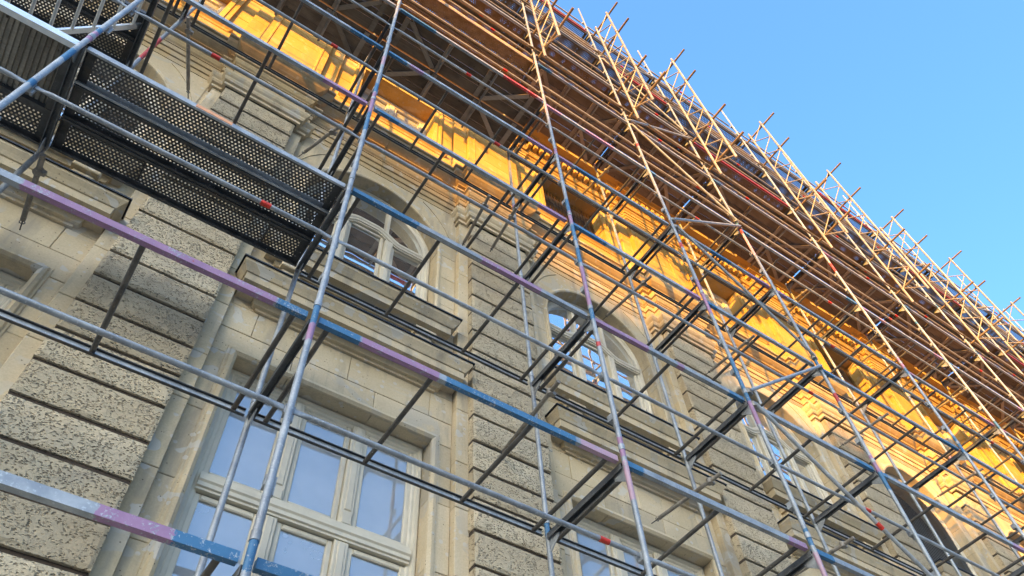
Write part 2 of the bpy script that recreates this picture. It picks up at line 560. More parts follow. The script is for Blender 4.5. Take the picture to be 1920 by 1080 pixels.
# shared rusticated block, slightly pillowed, four variants
def rust_mesh(seed):
    rr = random.Random(seed)
    nx, nz = 7, 3
    w2, h = 0.517, 0.346
    vs, fs = [], []
    for j in range(nz + 1):
        for i in range(nx + 1):
            u, v = i / nx, j / nz
            edge = (i in (0, nx)) or (j in (0, nz))
            y = 0.013 if edge else rr.uniform(-0.010, 0.006)
            if not edge and (i in (1, nx - 1) or j in (1, nz - 1)):
                y += 0.002
            uu = u
            if i == 1: uu = 0.03
            if i == nx - 1: uu = 0.97
            vv = v
            if j == 1: vv = 0.10
            if j == nz - 1: vv = 0.90
            vs.append((-w2 + 2 * w2 * uu + (0 if not edge else rr.uniform(-0.003, 0.003)), y, vv * h + (0 if not edge else rr.uniform(-0.003, 0.003))))
    for j in range(nz):
        for i in range(nx):
            a = j * (nx + 1) + i
            fs.append((a, a + 1, a + nx + 2, a + nx + 1))
    m = MB().add(vs, fs, False)
    n = len(vs)
    # sides back to the strip
    ring = [j * (nx + 1) + i for i, j in ([(i, 0) for i in range(nx + 1)] + [(nx, j) for j in range(1, nz + 1)] + [(i, nz) for i in range(nx - 1, -1, -1)] + [(0, j) for j in range(nz - 1, 0, -1)])]
    bv = [(vs[i][0], 0.16, vs[i][2]) for i in ring]
    m.v += bv
    k = len(ring)
    for i in range(k):
        j = (i + 1) % k
        m.f.append((ring[j], ring[i], n + i, n + j))
        m.sm.append(False)
    return m.mesh('rusticated_block', M['rust'])
rust = [rust_mesh(s) for s in range(6)]
COURSE = 0.39
for k in range(NB0, NB1 + 1):
    pc = PC(k)
    pil = empty('pilaster', (pc, 0, 0), bld)
    # backing strips left and right
    for s in (-1, 1):
        z = -0.12
        i = 0
        while z < 8.19:
            hgt = min(0.78 if i % 2 else 0.60, 8.2 - z)
            if hgt < 0.25:
                hgt = 8.2 - z
            xx = sorted((s * 0.50, s * 0.67))
            block(pil, 'strip_stone', xx[0], xx[1], YS, 2.2, z, z + hgt, M['stone'], 0.003, 0.006)
            z += hgt
            i += 1
    MB().box(-0.512, 0.512, YR + 0.034, 1.99, -0.12, 8.2).build('joint_backing', M['mortar'], pil)
    for j in range(21):
        z0 = 8.2 - (j + 1) * COURSE + 0.022
        obj('rusticated_block', random.choice(rust), pil, (rnd(-0.003, 0.003), YR + rnd(-0.006, 0.006), z0), None, (random.choice((-1, 1)), 1, 1))
    # capital
    def plan(hw1, y1, hw2, y2, yend):
        return [(-hw2, yend), (-hw2, y2), (-hw1, y2), (-hw1, y1), (hw1, y1), (hw1, y2), (hw2, y2), (hw2, yend)]

def offset_path(path, o):
    """offset an axis-aligned polyline outwards (towards -y on the runs along +x)"""
    n = len(path)
    ns = []
    for a, b in zip(path[:-1], path[1:]):
        d = Vector((b[0] - a[0], b[1] - a[1]))
        d.normalize()
        ns.append(Vector((d.y, -d.x)))
    res = []
    for i, p in enumerate(path):
        if i == 0:
            nn = ns[0]
        elif i == n - 1:
            nn = ns[-1]
        else:
            nn = ns[i - 1] + ns[i]
            if (ns[i - 1] - ns[i]).length < 1e-4:
                nn = ns[i]
        res.append((p[0] + nn.x * o, p[1] + nn.y * o))
    return res

def sweep_plan(mb, path, prof):
    """prof: list of (offset, z) from bottom to top"""
    rows = [[(x, y, z) for x, y in offset_path(path, o)] for o, z in prof]
    n = len(path)
    vs = [v for r in rows for v in r]
    fs = []
    for j in range(len(rows) - 1):
        for i in range(n - 1):
            a = j * n + i
            fs.append((a, a + 1, a + n + 1, a + n))
    m = len(rows)
    fs.append(tuple(j * n for j in range(m)))
    fs.append(tuple(j * n + n - 1 for j in range(m - 1, -1, -1)))
    mb.add(vs, fs)
    return mb

CAP = [(0.0, 8.20), (0.035, 8.20), (0.035, 8.25), (0.02, 8.255), (0.02, 8.29), (0.055, 8.30), (0.075, 8.34), (0.075, 8.365), (0.06, 8.37), (0.095, 8.41), (0.115, 8.45), (0.115, 8.496), (-0.02, 8.496)]
ARCHI = [(-0.02, 8.50), (0.008, 8.50), (0.008, 8.61), (0.0, 8.615), (0.0, 8.63), (0.022, 8.635), (0.022, 8.76), (0.012, 8.765), (0.012, 8.78), (0.038, 8.785), (0.038, 8.90), (-0.02, 8.903)]
STRING = [(-0.02, 8.907), (0.05, 8.907), (0.05, 8.93), (0.075, 8.95), (0.10, 9.00), (0.10, 9.03), (0.13, 9.04), (0.13, 9.09), (0.02, 9.11), (-0.02, 9.11)]
FRIEZE = [(-0.02, 9.114), (0.012, 9.114), (0.012, 9.37), (-0.02, 9.374)]
CORN = [(-0.02, 9.378), (0.06, 9.378), (0.06, 9.41), (0.10, 9.43), (0.155, 9.47), (0.195, 9.53), (0.205, 9.59), (0.195, 9.64), (0.165, 9.67), (0.165, 9.69), (0.215, 9.695), (0.215, 9.745), (0.03, 9.80), (-0.02, 9.80)]
UARCH = [(-0.02, 12.16), (0.015, 12.16), (0.015, 12.24), (0.03, 12.245), (0.03, 12.33), (0.05, 12.335), (0.05, 12.40), (0.085, 12.43), (0.085, 12.455), (-0.02, 12.46)]
UFRZ = [(-0.02, 12.464), (0.012, 12.464), (0.012, 12.52), (0.0, 12.525), (0.0, 12.545), (0.022, 12.55), (0.022, 12.65), (0.06, 12.66), (0.09, 12.70), (0.09, 12.73), (-0.02, 12.734)]
UDENT = [(-0.02, 12.738), (0.10, 12.738), (0.10, 12.93), (-0.02, 12.934)]
UCORN = [(-0.02, 12.938), (0.26, 12.938), (0.26, 12.97), (0.30, 12.985), (0.30, 13.0), (0.44, 13.005), (0.44, 13.12), (0.47, 13.125), (0.49, 13.17), (0.53, 13.22), (0.55, 13.28), (0.55, 13.33), (0.10, 13.45), (-0.02, 13.45)]

def ressaut_path(pc):
    return [(pc - 0.70, YW), (pc - 0.67, YW), (pc - 0.67, YS), (pc - 0.53, YS), (pc - 0.53, YR), (pc + 0.53, YR), (pc + 0.53, YS), (pc + 0.67, YS), (pc + 0.67, YW), (pc + 0.70, YW)]
G = 0.003
for k in range(NB0, NB1 + 1):
    pc = PC(k)
    rp = ressaut_path(pc)
    sweep_plan(MB(), rp[1:-1], CAP).build('capital', M['stone'], bld)
    for nm, pr_ in (('architrave_stone', ARCHI), ('string_course_stone', STRING), ('frieze_stone', FRIEZE), ('cornice_stone', CORN)):
        sweep_plan(MB(), rp, pr_).build(nm, M['stone_mid'], bld)
    if k < NB1:
        a, b = pc + 0.70 + 2 * G, PC(k + 1) - 0.70 - 2 * G
        cuts = [a, a + (b - a) * 0.48, b]
        for nm, pr_ in (('architrave_stone', ARCHI), ('string_course_stone', STRING), ('frieze_stone', FRIEZE), ('cornice_stone', CORN)):
            for c0, c1 in zip(cuts[:-1], cuts[1:]):
                sweep_plan(MB(), [(c0 + G, YW), (c1 - G, YW)], pr_).build(nm, M['stone_mid'], bld)

# --- upper storey
UY, UP = 1.90, 1.76                                # wall face, pilaster face
def upath(pc):
    return [(pc - 0.86, UY), (pc - 0.82, UY), (pc - 0.82, UY - 0.06), (pc - 0.55, UY - 0.06), (pc - 0.55, UP), (pc + 0.55, UP), (pc + 0.55, UY - 0.06), (pc + 0.82, UY - 0.06), (pc + 0.82, UY), (pc + 0.86, UY)]
dent = MB().slab(-0.042, 0.042, -0.125, 0.02, 0, 0.135, 0.008).mesh('dentil', M['stone_up'])
for k in range(NB0, NB1 + 1):
    pc = PC(k)
    # base course and pilaster blocks
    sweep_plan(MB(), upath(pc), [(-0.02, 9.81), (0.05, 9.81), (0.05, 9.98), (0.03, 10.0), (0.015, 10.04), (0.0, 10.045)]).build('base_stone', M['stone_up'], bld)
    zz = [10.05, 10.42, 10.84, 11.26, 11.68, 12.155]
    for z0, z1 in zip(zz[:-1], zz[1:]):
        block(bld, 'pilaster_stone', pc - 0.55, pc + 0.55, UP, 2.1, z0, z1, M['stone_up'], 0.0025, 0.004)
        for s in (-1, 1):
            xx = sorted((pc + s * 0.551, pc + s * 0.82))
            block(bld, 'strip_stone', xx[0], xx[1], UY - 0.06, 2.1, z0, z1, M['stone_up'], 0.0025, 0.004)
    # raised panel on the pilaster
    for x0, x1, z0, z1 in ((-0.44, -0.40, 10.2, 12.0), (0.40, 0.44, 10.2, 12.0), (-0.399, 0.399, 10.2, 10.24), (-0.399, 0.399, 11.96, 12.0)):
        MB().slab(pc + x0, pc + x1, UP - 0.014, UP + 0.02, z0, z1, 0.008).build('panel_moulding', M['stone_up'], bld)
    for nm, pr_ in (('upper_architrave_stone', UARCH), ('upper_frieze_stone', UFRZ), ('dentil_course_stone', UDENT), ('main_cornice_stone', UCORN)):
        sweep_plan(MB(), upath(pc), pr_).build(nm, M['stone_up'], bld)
        if k < NB1:
            a, b = pc + 0.86 + 2 * G, PC(k + 1) - 0.86 - 2 * G
            sweep_plan(MB(), [(a, UY), (b, UY)], pr_).build(nm, M['stone_up'], bld)
    # dentils
    if 0 <= k <= NB1:
        for i in range(8):
            obj('dentil', dent, bld, (pc - 0.50 + i * 0.1429, UP - 0.10, 12.79))
        for s in (-1, 1):
            obj('dentil', dent, bld, (pc + s * 0.71, UY - 0.16, 12.79))
        if k < NB1:
            n = 15
            for i in range(n):
                obj('dentil', dent, bld, (pc + 0.95 + i * (PER - 1.9) / (n - 1), UY - 0.10, 12.79))

def sweep_xz(mb, path, prof, closed=False):
    """sweep prof [(offset outward from opening, y)] along a path in the x-z plane"""
    n = len(path)
    P = [Vector(p) for p in path]
    nr = []
    for i in range(n):
        a = P[i] - P[i - 1] if i > 0 else P[1] - P[0]
        b = P[i + 1] - P[i] if i < n - 1 else P[-1] - P[-2]
        n1 = Vector((-a.y, a.x)).normalized()
        n2 = Vector((-b.y, b.x)).normalized()
        q = (n1 + n2)
        q = q / max(0.3, (1 + n1.dot(n2)))
        nr.append(q)
    vs, fs = [], []
    for o, y in prof:
        for p, q in zip(P, nr):
            vs.append((p.x + q.x * o, y, p.y + q.y * o))
    for j in range(len(prof) - 1):
        for i in range(n - 1):
            a = j * n + i
            fs.append((a, a + n, a + n + 1, a + 1))
    m = len(prof)
    fs.append(tuple(j * n for j in range(m)))
    fs.append(tuple(j * n + n - 1 for j in range(m - 1, -1, -1)))
    mb.add(vs, fs)
    return mb

RA, SPR = 1.02, 7.18
def arch_path(r, z0, n=26):
    pts = [(-r, z0)]
    for i in range(n + 1):
        a = math.pi * (1 - i / n)
        pts.append((r * math.cos(a), SPR + r * math.sin(a)))
    pts.append((r, z0))
    return pts

def arch_wall():
    """wall above the spring line with the round opening cut out, thickness to the frame"""
    m = MB()
    n = 26
    top, hw = 8.497, 1.335
    arc = [(RA * math.cos(math.pi * (1 - i / n)), SPR + RA * math.sin(math.pi * (1 - i / n))) for i in range(n + 1)]
    outer = []
    for x, z in arc:
        a = math.atan2(z - SPR, x)
        dx, dz = math.cos(a), math.sin(a)
        s1 = hw / abs(dx) if abs(dx) > 1e-6 else 1e9
        s2 = (top - SPR) / dz if dz > 1e-6 else 1e9
        s = min(s1, s2)
        outer.append((dx * s, SPR + dz * s))
    vs = [(x, YW, z) for x, z in arc] + [(x, YW, z) for x, z in outer] + [(x, 2.45, z) for x, z in arc]
    fs = []
    N = n + 1
    for i in range(n):
        fs.append((i, N + i, N + i + 1, i + 1))
        fs.append((i + 1, 2 * N + i + 1, 2 * N + i, i))
    m.add(vs, fs)
    # two corner fillers (the radial rays skip the corners)
    for s in (-1, 1):
        idx = [i for i in range(N) if (outer[i][0] * s > 0)]
        side = [outer[i] for i in idx if abs(abs(outer[i][0]) - hw) < 1e-6]
        tops = [outer[i] for i in idx if abs(outer[i][1] - top) < 1e-6]
        if side and tops:
            a = max(side, key=lambda p: p[1])
            b = max(tops, key=lambda p: abs(p[0]))
            m.add([(a[0], YW, a[1]), (s * hw, YW, top), (b[0], YW, b[1])], [(0, 1, 2) if s < 0 else (2, 1, 0)])
    return m
ARW = arch_wall().mesh('arch_wall', M['stone'])
ARM = sweep_xz(MB(), arch_path(RA, 5.46), [(0.0, YW - 0.001), (0.004, YW - 0.018), (0.03, YW - 0.03), (0.058, YW - 0.022), (0.066, YW - 0.008), (0.082, YW - 0.008), (0.09, YW + 0.01)]).mesh('arch_moulding', M['stone'])
FY = 2.16
def smooth_bar(mb, pts, w, d, y):
    """moulded bar along a path in x-z: three steps"""
    h = w / 2
    sweep_xz(mb, pts, [(-h, y + d), (-h, y + 0.012), (-h * 0.75, y + 0.012), (-h * 0.65, y - 0.006), (-h * 0.2, y - 0.006), (0, y - 0.02), (h * 0.4, y - 0.02), (h * 0.6, y), (h, y), (h, y + d)])
    return mb
def transom_pts(z):
    pts = []
    for i in range(41):
        u = -0.95 + 1.9 * i / 40
        a = abs(u)
        f = 0.5 + 0.5 * math.cos(max(0, min(1, (a - 0.12) / 0.42)) * math.pi)
        pts.append((u, z + 0.19 * f))
    return pts
AFR = sweep_xz(MB(), arch_path(RA - 0.005, 5.46), [(-0.11, FY + 0.06), (-0.11, FY), (-0.085, FY - 0.01), (-0.07, FY - 0.01), (-0.05, FY - 0.035), (-0.02, FY - 0.035), (0.0, FY - 0.02), (0.0, FY + 0.06)]).mesh('frame', M['frame'])
tm = MB()
smooth_bar(tm, transom_pts(7.14), 0.15, 0.06, FY - 0.03)
ATR = tm.mesh('transom', M['frame'])
pm_ = MB()
pm_.slab(-0.062, 0.062, FY - 0.045, FY + 0.06, 5.50, 7.12, 0.012)
pm_.slab(-0.036, 0.036, FY - 0.058, FY - 0.0455, 5.55, 7.02, 0.008)
APO = pm_.mesh('post', M['frame'])
mm = MB().slab(-0.026, 0.026, FY - 0.02, FY + 0.05, 7.30, 8.10, 0.008)
AMU = mm.mesh('glazing_bar', M['frame'])
def sash(u0, u1, z0, z1, y, w=0.05):
    m = MB()
    for x0, x1, a, b in ((u0, u0 + w, z0, z1), (u1 - w, u1, z0, z1), (u0 + w, u1 - w, z0, z0 + w * 1.15), (u0 + w, u1 - w, z1 - w, z1)):
        m.slab(x0, x1, y, y + 0.05, a, b, 0.01)
    return m
ASH = [sash(a, b, 5.50, 7.10 + (0.14 if i == 1 else 0), FY + 0.012).mesh('sash', M['frame']) for i, (a, b) in enumerate(((-0.912, -0.405), (-0.278, 0.278), (0.405, 0.912)))]
apn = [(x * 0.95, SPR + (z - SPR) * 0.95 if z > SPR else z) for x, z in arch_path(RA, 5.5)]
AGL, AGLC = [MB().add([(x, FY + 0.04, z) for x, z in apn], [tuple(range(len(apn)))]).mesh('pane', M[g_]) for g_ in ('glass_up', 'glass_clear')]
def curtain_mesh(w, z0, z1, y, waves, amp, seed):
    rr = random.Random(seed)
    n = 90
    vs, fs = [], []
    ph = rr.uniform(0, 6)
    for zi, z in enumerate((z0, z1)):
        for i in range(n + 1):
            u = -w + 2 * w * i / n
            vs.append((u, y + amp * math.sin(waves * u + ph + 0.7 * math.sin(u * 3.1)) + 0.4 * amp * math.sin(waves * 2.3 * u + 1), z))
    for i in range(n):
        fs.append((i, i + 1, n + 2 + i, n + 1 + i))
    return MB().add(vs, fs, True).mesh('curtain', M['curtain'])
def room_mesh(w, z0, z1, y0, y1, mat='room'):
    m = MB()
    v = [(-w, y0, z0), (w, y0, z0), (w, y0, z1), (-w, y0, z1), (-w, y1, z0), (w, y1, z0), (w, y1, z1), (-w, y1, z1)]
    m.add(v, [(4, 5, 6, 7), (0, 1, 5, 4), (1, 2, 6, 5), (2, 3, 7, 6), (3, 0, 4, 7)])
    return m.mesh('interior', M[mat])
AROOM = room_mesh(1.3, 5.3, 8.4, 2.46, 3.6)
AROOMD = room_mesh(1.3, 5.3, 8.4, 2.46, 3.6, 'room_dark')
LROOM = room_mesh(1.3, -0.5, 3.6, 2.46, 3.6)
UROOM = room_mesh(1.0, 10.2, 12.2, 2.46, 3.2)
ACUR = curtain_mesh(1.02, 5.4, 8.3, 2.42, 21, 0.02, 3)
LCUR = curtain_mesh(1.1, -0.5, 3.45, 2.31, 17, 0.02, 4)
# lower window pieces
LW, LT = 1.08, 3.47
lp = [(-LW, -0.4), (-LW, LT), (LW, LT), (LW, -0.4)]
LAR = sweep_xz(MB(), lp, [(0.0, YW - 0.001), (0.005, YW - 0.02), (0.035, YW - 0.045), (0.07, YW - 0.035), (0.085, YW - 0.012), (0.105, YW - 0.012), (0.115, YW + 0.01)]).mesh('architrave', M['stone'])
LFY = 2.13
lpf = [(-LW + 0.004, -0.4), (-LW + 0.004, LT - 0.004), (LW - 0.004, LT - 0.004), (LW - 0.004, -0.4)]
LFR = sweep_xz(MB(), lpf, [(-0.10, LFY + 0.07), (-0.10, LFY), (-0.085, LFY - 0.012), (-0.06, LFY - 0.012), (-0.045, LFY - 0.035), (-0.015, LFY - 0.035), (0.0, LFY - 0.02), (0.0, LFY + 0.07)]).mesh('frame', M['frame'])
def lpost(z0, z1):
    m = MB()
    m.slab(-0.07, 0.07, LFY - 0.03, LFY + 0.07, z0, z1, 0.012)
    m.slab(-0.035, 0.035, LFY - 0.042, LFY - 0.0305, z0 + 0.16, z1 - 0.02, 0.008)
    m.slab(-0.05, 0.05, LFY - 0.046, LFY - 0.0302, z0 + 0.002, z0 + 0.12, 0.008)
    return m.mesh('post', M['frame'])
LPU = lpost(2.172, 3.40)
LPL = lpost(-0.3, 1.998)
lt_ = MB()
smooth_bar(lt_, [(-1.0, 2.085), (1.0, 2.085)], 0.17, 0.08, LFY - 0.045)
LTR = lt_.mesh('transom', M['frame'])
lx = [(-0.985, -0.405), (-0.265, 0.265), (0.405, 0.985)]
LSU = [sash(a, b, 2.175, 3.375, LFY + 0.004, 0.055).mesh('sash', M['frame']) for a, b in lx]
LSL = [sash(a, b, 0.2, 1.99, LFY + 0.004, 0.055).mesh('sash', M['frame']) for a, b in lx]
LIN = [sash(a + 0.02, b - 0.02, 2.22, 3.33, LFY + 0.10, 0.05).mesh('inner_sash', M['frame']) for a, b in lx]
LGL = [MB().add([(a + .05, LFY + 0.03, z0), (b - .05, LFY + 0.03, z0), (b - .05, LFY + 0.03, z1), (a + .05, LFY + 0.03, z1)], [(0, 1, 2, 3)]).mesh('pane', M['glass'])
       for a, b in lx for z0, z1 in ((0.23, 1.95), (2.22, 3.33))]
# upper window pieces
UW, UB, UT = 0.75, 10.45, 12.06
up_ = [(-UW, UB), (-UW, UT), (UW, UT), (UW, UB)]
UFRM = sweep_xz(MB(), up_, [(-0.10, 2.27), (-0.10, 2.19), (-0.06, 2.17), (-0.02, 2.17), (0.0, 2.18), (0.0, 2.27)]).mesh('frame', M['frame'])
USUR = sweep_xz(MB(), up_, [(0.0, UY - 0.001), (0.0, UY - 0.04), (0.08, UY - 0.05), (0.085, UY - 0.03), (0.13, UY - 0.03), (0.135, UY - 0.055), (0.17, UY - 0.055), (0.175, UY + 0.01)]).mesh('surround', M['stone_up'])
us = MB()
us.slab(-0.055, 0.055, 2.165, 2.27, UB, UT - 0.1, 0.01)
us.slab(-0.65, 0.65, 2.175, 2.26, 11.42, 11.52, 0.01)
UPOST = us.mesh('post', M['frame'])
USASH = [sash(a, b, z0, z1, 2.19, 0.05).mesh('sash', M['frame']) for a, b in ((-0.65, -0.056), (0.056, 0.65)) for z0, z1 in ((UB + 0.04, 11.415), (11.525, UT - 0.1))]
UGL = MB().add([(-.66, 2.235, UB), (.66, 2.235, UB), (.66, 2.235, UT), (-.66, 2.235, UT)], [(0, 1, 2, 3)]).mesh('pane', M['glass'])
sh = MB()
nz = 34
for i in range(nz):
    z = UB + 0.03 + i * (UT - UB - 0.05) / nz
    sh.add([(-.74, 2.11, z), (.74, 2.11, z), (.74, 2.125, z + 0.040), (-.74, 2.125, z + 0.040)], [(0, 1, 2, 3)])
for i in range(19):
    x = -0.72 + i * 0.08
    sh.box(x - 0.006, x + 0.006, 2.098, 2.104, UB, UT)
USHUT = sh.mesh('shutter', M['shutter'])
lv = MB()
for i in range(56):
    z = 5.56 + i * 0.046
    hw = 0.93 if z < SPR else math.sqrt(max(0.0, 0.93 ** 2 - (z - SPR) ** 2))
    if hw > 0.05:
        lv.add([(-hw, FY - 0.012, z), (hw, FY - 0.012, z), (hw, FY + 0.012, z + 0.052), (-hw, FY + 0.012, z + 0.052)], [(0, 1, 2, 3)])
ALOUV = lv.mesh('louvre', M['louvre'])
# hood between the storeys and sill of the arched window
def slab_path(hw, yb):
    return [(-hw, yb), (-hw, yb - 0.001), (hw, yb - 0.001), (hw, yb)]
def sillmesh(name, hw, prof, mat):
    path = [(-hw, YW + 0.05), (-hw, YW), (hw, YW), (hw, YW + 0.05)]
    return sweep_plan(MB(), path, prof).mesh(name, mat)
HOOD = sillmesh('hood', 1.05, [(-0.05, 4.20), (0.03, 4.20), (0.03, 4.235), (0.07, 4.24), (0.09, 4.29), (0.09, 4.31), (0.27, 4.315), (0.27, 4.42), (0.285, 4.425), (0.31, 4.47), (0.345, 4.52), (0.345, 4.56), (0.02, 4.63), (-0.05, 4.63)], M['stone'])
HOODF = sillmesh('flashing', 1.05, [(-0.04, 4.634), (0.36, 4.566), (0.365, 4.552), (0.367, 4.57), (0.0, 4.645)], M['lead'])
ASILL = sillmesh('sill', 1.02, [(-0.05, 5.09), (0.03, 5.09), (0.05, 5.13), (0.05, 5.16), (0.17, 5.165), (0.17, 5.28), (0.19, 5.285), (0.22, 5.33), (0.255, 5.38), (0.255, 5.43), (0.02, 5.485), (-0.05, 5.485)], M['stone'])
ASILLF = sillmesh('flashing', 1.02, [(-0.04, 5.489), (0.27, 5.436), (0.276, 5.42), (0.278, 5.442), (0.0, 5.497)], M['lead'])
BRK = MB().slab(-0.14, 0.14, YW - 0.155, YW + 0.02, 5.0, 5.087, 0.01).slab(-0.11, 0.11, YW - 0.10, YW + 0.02, 4.84, 4.996, 0.012).mesh('bracket', M['stone'])
USILL = sillmesh('upper_sill', 0.95, [(-0.1, 10.30), (0.06, 10.30), (0.08, 10.33), (0.12, 10.36), (0.12, 10.42), (-0.1, 10.445)], M['stone_up'])

for k in range(NB0, NB1):
    c = CB(k)
    # ashlar of the recess
    def A(u0, u1, z0, z1, mat='stone', yf=YW, yb=2.4, n='ashlar_stone'):
        block(bld, n, c + u0, c + u1, yf + rnd(-0.003, 0.003), yb, z0, z1, M[mat], 0.0028, 0.005)
    for s in (-1, 1):
        z = -0.12
        i = 0
        while z < LT - 0.01:
            z1 = min(z + (0.78 if i % 2 else 0.62), LT)
            if LT - z1 < 0.2:
                z1 = LT
            u = sorted((s * 1.08, s * 1.335))
            A(u[0], u[1], z, z1)
            z = z1
            i += 1
        for z0, z1 in ((5.46, 5.98), (5.98, 6.62), (6.62, 7.18)):
            u = sorted((s * RA, s * 1.335))
            A(u[0], u[1], z0, z1, yb=2.44)
    for j, (z0, z1) in enumerate(((LT, 3.82), (3.82, 4.2), (4.2, 4.64), (4.64, 5.06), (5.06, 5.46))):
        cuts = [-1.335, -0.45 + (0.22 if j % 2 else -0.1), 0.5 + (0.2 if j % 2 else -0.12), 1.335] if j % 2 == 0 else [-1.335, -1.02, 0.05, 1.04, 1.335]
        for a, b in zip(cuts[:-1], cuts[1:]):
            A(a, b, z0, z1)
    obj('arch_wall', ARW, bld, (c, 0, 0))
    obj('arch_moulding', ARM, bld, (c, 0, 0))
    for s in (-1, 1):                                # sunk spandrel panels
        pts = [(1.27, 8.42), (0.72, 8.42), (0.86, 8.30), (1.0, 8.14), (1.12, 7.95), (1.20, 7.76), (1.27, 7.60)]
        v = [(s * x, YW - 0.012, z) for x, z in pts] + [(s * x, YW + 0.01, z) for x, z in pts]
        n = len(pts)
        f = [tuple(range(n)) if s > 0 else tuple(range(n - 1, -1, -1))] + [(i, (i + 1) % n, n + (i + 1) % n, n + i) for i in range(n)]
        MB().add(v, f).build('spandrel_panel', M['stone'], bld, (c, 0, 0))
    obj('hood', HOOD, bld, (c, 0, 0))
    obj('flashing', HOODF, bld, (c, 0, 0))
    obj('sill', ASILL, bld, (c, 0, 0))
    obj('flashing', ASILLF, bld, (c, 0, 0))
    for s in (-1, 1):
        obj('bracket', BRK, bld, (c + s * 0.86, 0, 0))
    # arched window
    wdw = empty('arched_window', (c, 0, 0), bld)
    obj('frame', AFR, wdw)
    if k == 3:
        obj('louvre', ALOUV, wdw)
    else:
        obj('transom', ATR, wdw)
        for s in (-1, 1):
            obj('post', APO, wdw, (s * 0.342, 0, 0))
            obj('glazing_bar', AMU, wdw, (s * 0.30, 0, -0.02))
        for m in ASH:
            obj('sash', m, wdw)
        obj('pane', AGLC if k == 0 else AGL, wdw)
        if k != 0:
            obj('curtain', ACUR, wdw)
    obj('interior', AROOMD if k in (0, 3) else AROOM, wdw)
    # lower window
    wdw = empty('tall_window', (c, 0, 0), bld)
    obj('architrave', LAR, wdw)
    obj('frame', LFR, wdw)
    obj('transom', LTR, wdw)
    for s in (-1, 1):
        obj('post', LPU, wdw, (s * 0.335, 0, 0))
        obj('post', LPL, wdw, (s * 0.335, 0, 0))
    for m in LSU + LSL:
        obj('sash', m, wdw)
    for m in LIN:
        obj('inner_sash', m, wdw)
    for m in LGL:
        obj('pane', m, wdw)
    obj('curtain', LCUR, wdw)
    obj('interior', LROOM, wdw)
    # upper storey
    zz = [9.86, 10.28, 10.70, 11.12, 11.54, 12.155]
    for j, (z0, z1) in enumerate(zip(zz[:-1], zz[1:])):
        if z1 <= 10.46:
            for a, b in ((-1.185, -0.4), (-0.4, 0.42), (0.42, 1.185)):
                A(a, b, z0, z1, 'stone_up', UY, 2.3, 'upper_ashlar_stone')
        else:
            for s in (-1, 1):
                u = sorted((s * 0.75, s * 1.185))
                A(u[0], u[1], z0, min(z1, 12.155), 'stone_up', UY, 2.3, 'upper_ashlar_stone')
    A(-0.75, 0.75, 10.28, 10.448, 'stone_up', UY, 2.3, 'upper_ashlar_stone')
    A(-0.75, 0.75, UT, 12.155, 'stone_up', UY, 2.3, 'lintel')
    wdw = empty('upper_window', (c, 0, 0), bld)
    obj('frame', UFRM, wdw)
    obj('surround', USUR, wdw)
    obj('upper_sill', USILL, wdw)
    if k in (1, 3, 5):
        obj('shutter', USHUT, wdw)
    else:
        obj('post', UPOST, wdw)
        for m in USASH:
            obj('sash', m, wdw)
    obj('pane', UGL, wdw)
    obj('interior', UROOM, wdw)

# ------------------------------------------------------------------ scaffolding
SX = {-1: -4.9, 0: -2.37, 1: 0.0, 2: 2.781, 3: 5.02, 4: 7.227, 5: 10.554, 6: 13.30, 7: 16.15, 8: 18.95, 9: 22.20, 10: 25.0, 11: 27.8}
KS = sorted(SX)
WID = 1.09
TR_ = 0.0242

def ring_tube(z0, z1, r, marks, step=0.09, n=12):
    """vertical tube with paint-mark attributes; marks: list of (attr, za, zb)"""
    m = MB()
    zs = [z0]
    while zs[-1] < z1 - 1e-6:
        zs.append(min(z1, zs[-1] + step))
    vs, fs = [], []
    for z in zs:
        for i in range(n):
            a = 2 * math.pi * i / n
            vs.append((r * math.cos(a), r * math.sin(a), z))
    for j in range(len(zs) - 1):
        for i in range(n):
            q = (i + 1) % n
            fs.append((j * n + i, j * n + q, (j + 1) * n + q, (j + 1) * n + i))
    m.add(vs, fs, True)
    m.add(vs[:n], [tuple(range(n - 1, -1, -1))])
    m.add(vs[-n:], [tuple(range(n))])
    for key in ('pb', 'pp', 'pk', 'pr'):
        arr = []
        for v in m.v:
            x = 0.0
            for a, za, zb in marks:
                if a == key and za - 1e-6 <= v[2] <= zb + 1e-6:
                    x = 1.0
            arr.append(x)
        m.at[key] = arr
    return m

TRANS = MB()
TRANS.box(-0.026, 0.026, 0.026, WID - 0.026, 0.012, 0.016)
for s in (-1, 1):
    TRANS.box(s * 0.026 - 0.003, s * 0.026 + 0.003, 0.026, WID - 0.026, -0.045, 0.012)
TRANSM = TRANS.mesh('transom', M['trans'])
GUSS = MB().add([(-0.004, 0.026, 0.0), (-0.004, 0.16, -0.045), (-0.004, 0.15, -0.075), (-0.004, 0.026, -0.17), (0.004, 0.026, 0.0), (0.004, 0.16, -0.045), (0.004, 0.15, -0.075), (0.004, 0.026, -0.17)],
                [(0, 1, 2, 3), (7, 6, 5, 4), (0, 4, 5, 1), (1, 5, 6, 2), (2, 6, 7, 3), (3, 7, 4, 0)]).mesh('gusset_plate', M['galv'])
CUP = MB().box(-0.026, 0.026, -0.012, 0.042, -0.036, 0.036).box(0.0262, 0.042, 0.012, 0.036, -0.07, 0.055).mesh('wedge_pocket', M['galv'])
COLL = MB().tube((0, 0, -0.03), (0, 0, 0.03), 0.0285, 12).mesh('collar', M['galv'])
COUP = MB().tube((0, 0, -0.032), (0, 0, 0.032), 0.036, 12).box(0.028, 0.062, -0.02, 0.02, -0.024, 0.024).mesh('coupler', M['tube'])
BASEP = MB().box(-0.075, 0.075, -0.075, 0.075, 0, 0.012).mesh('base_plate', M['galv'])

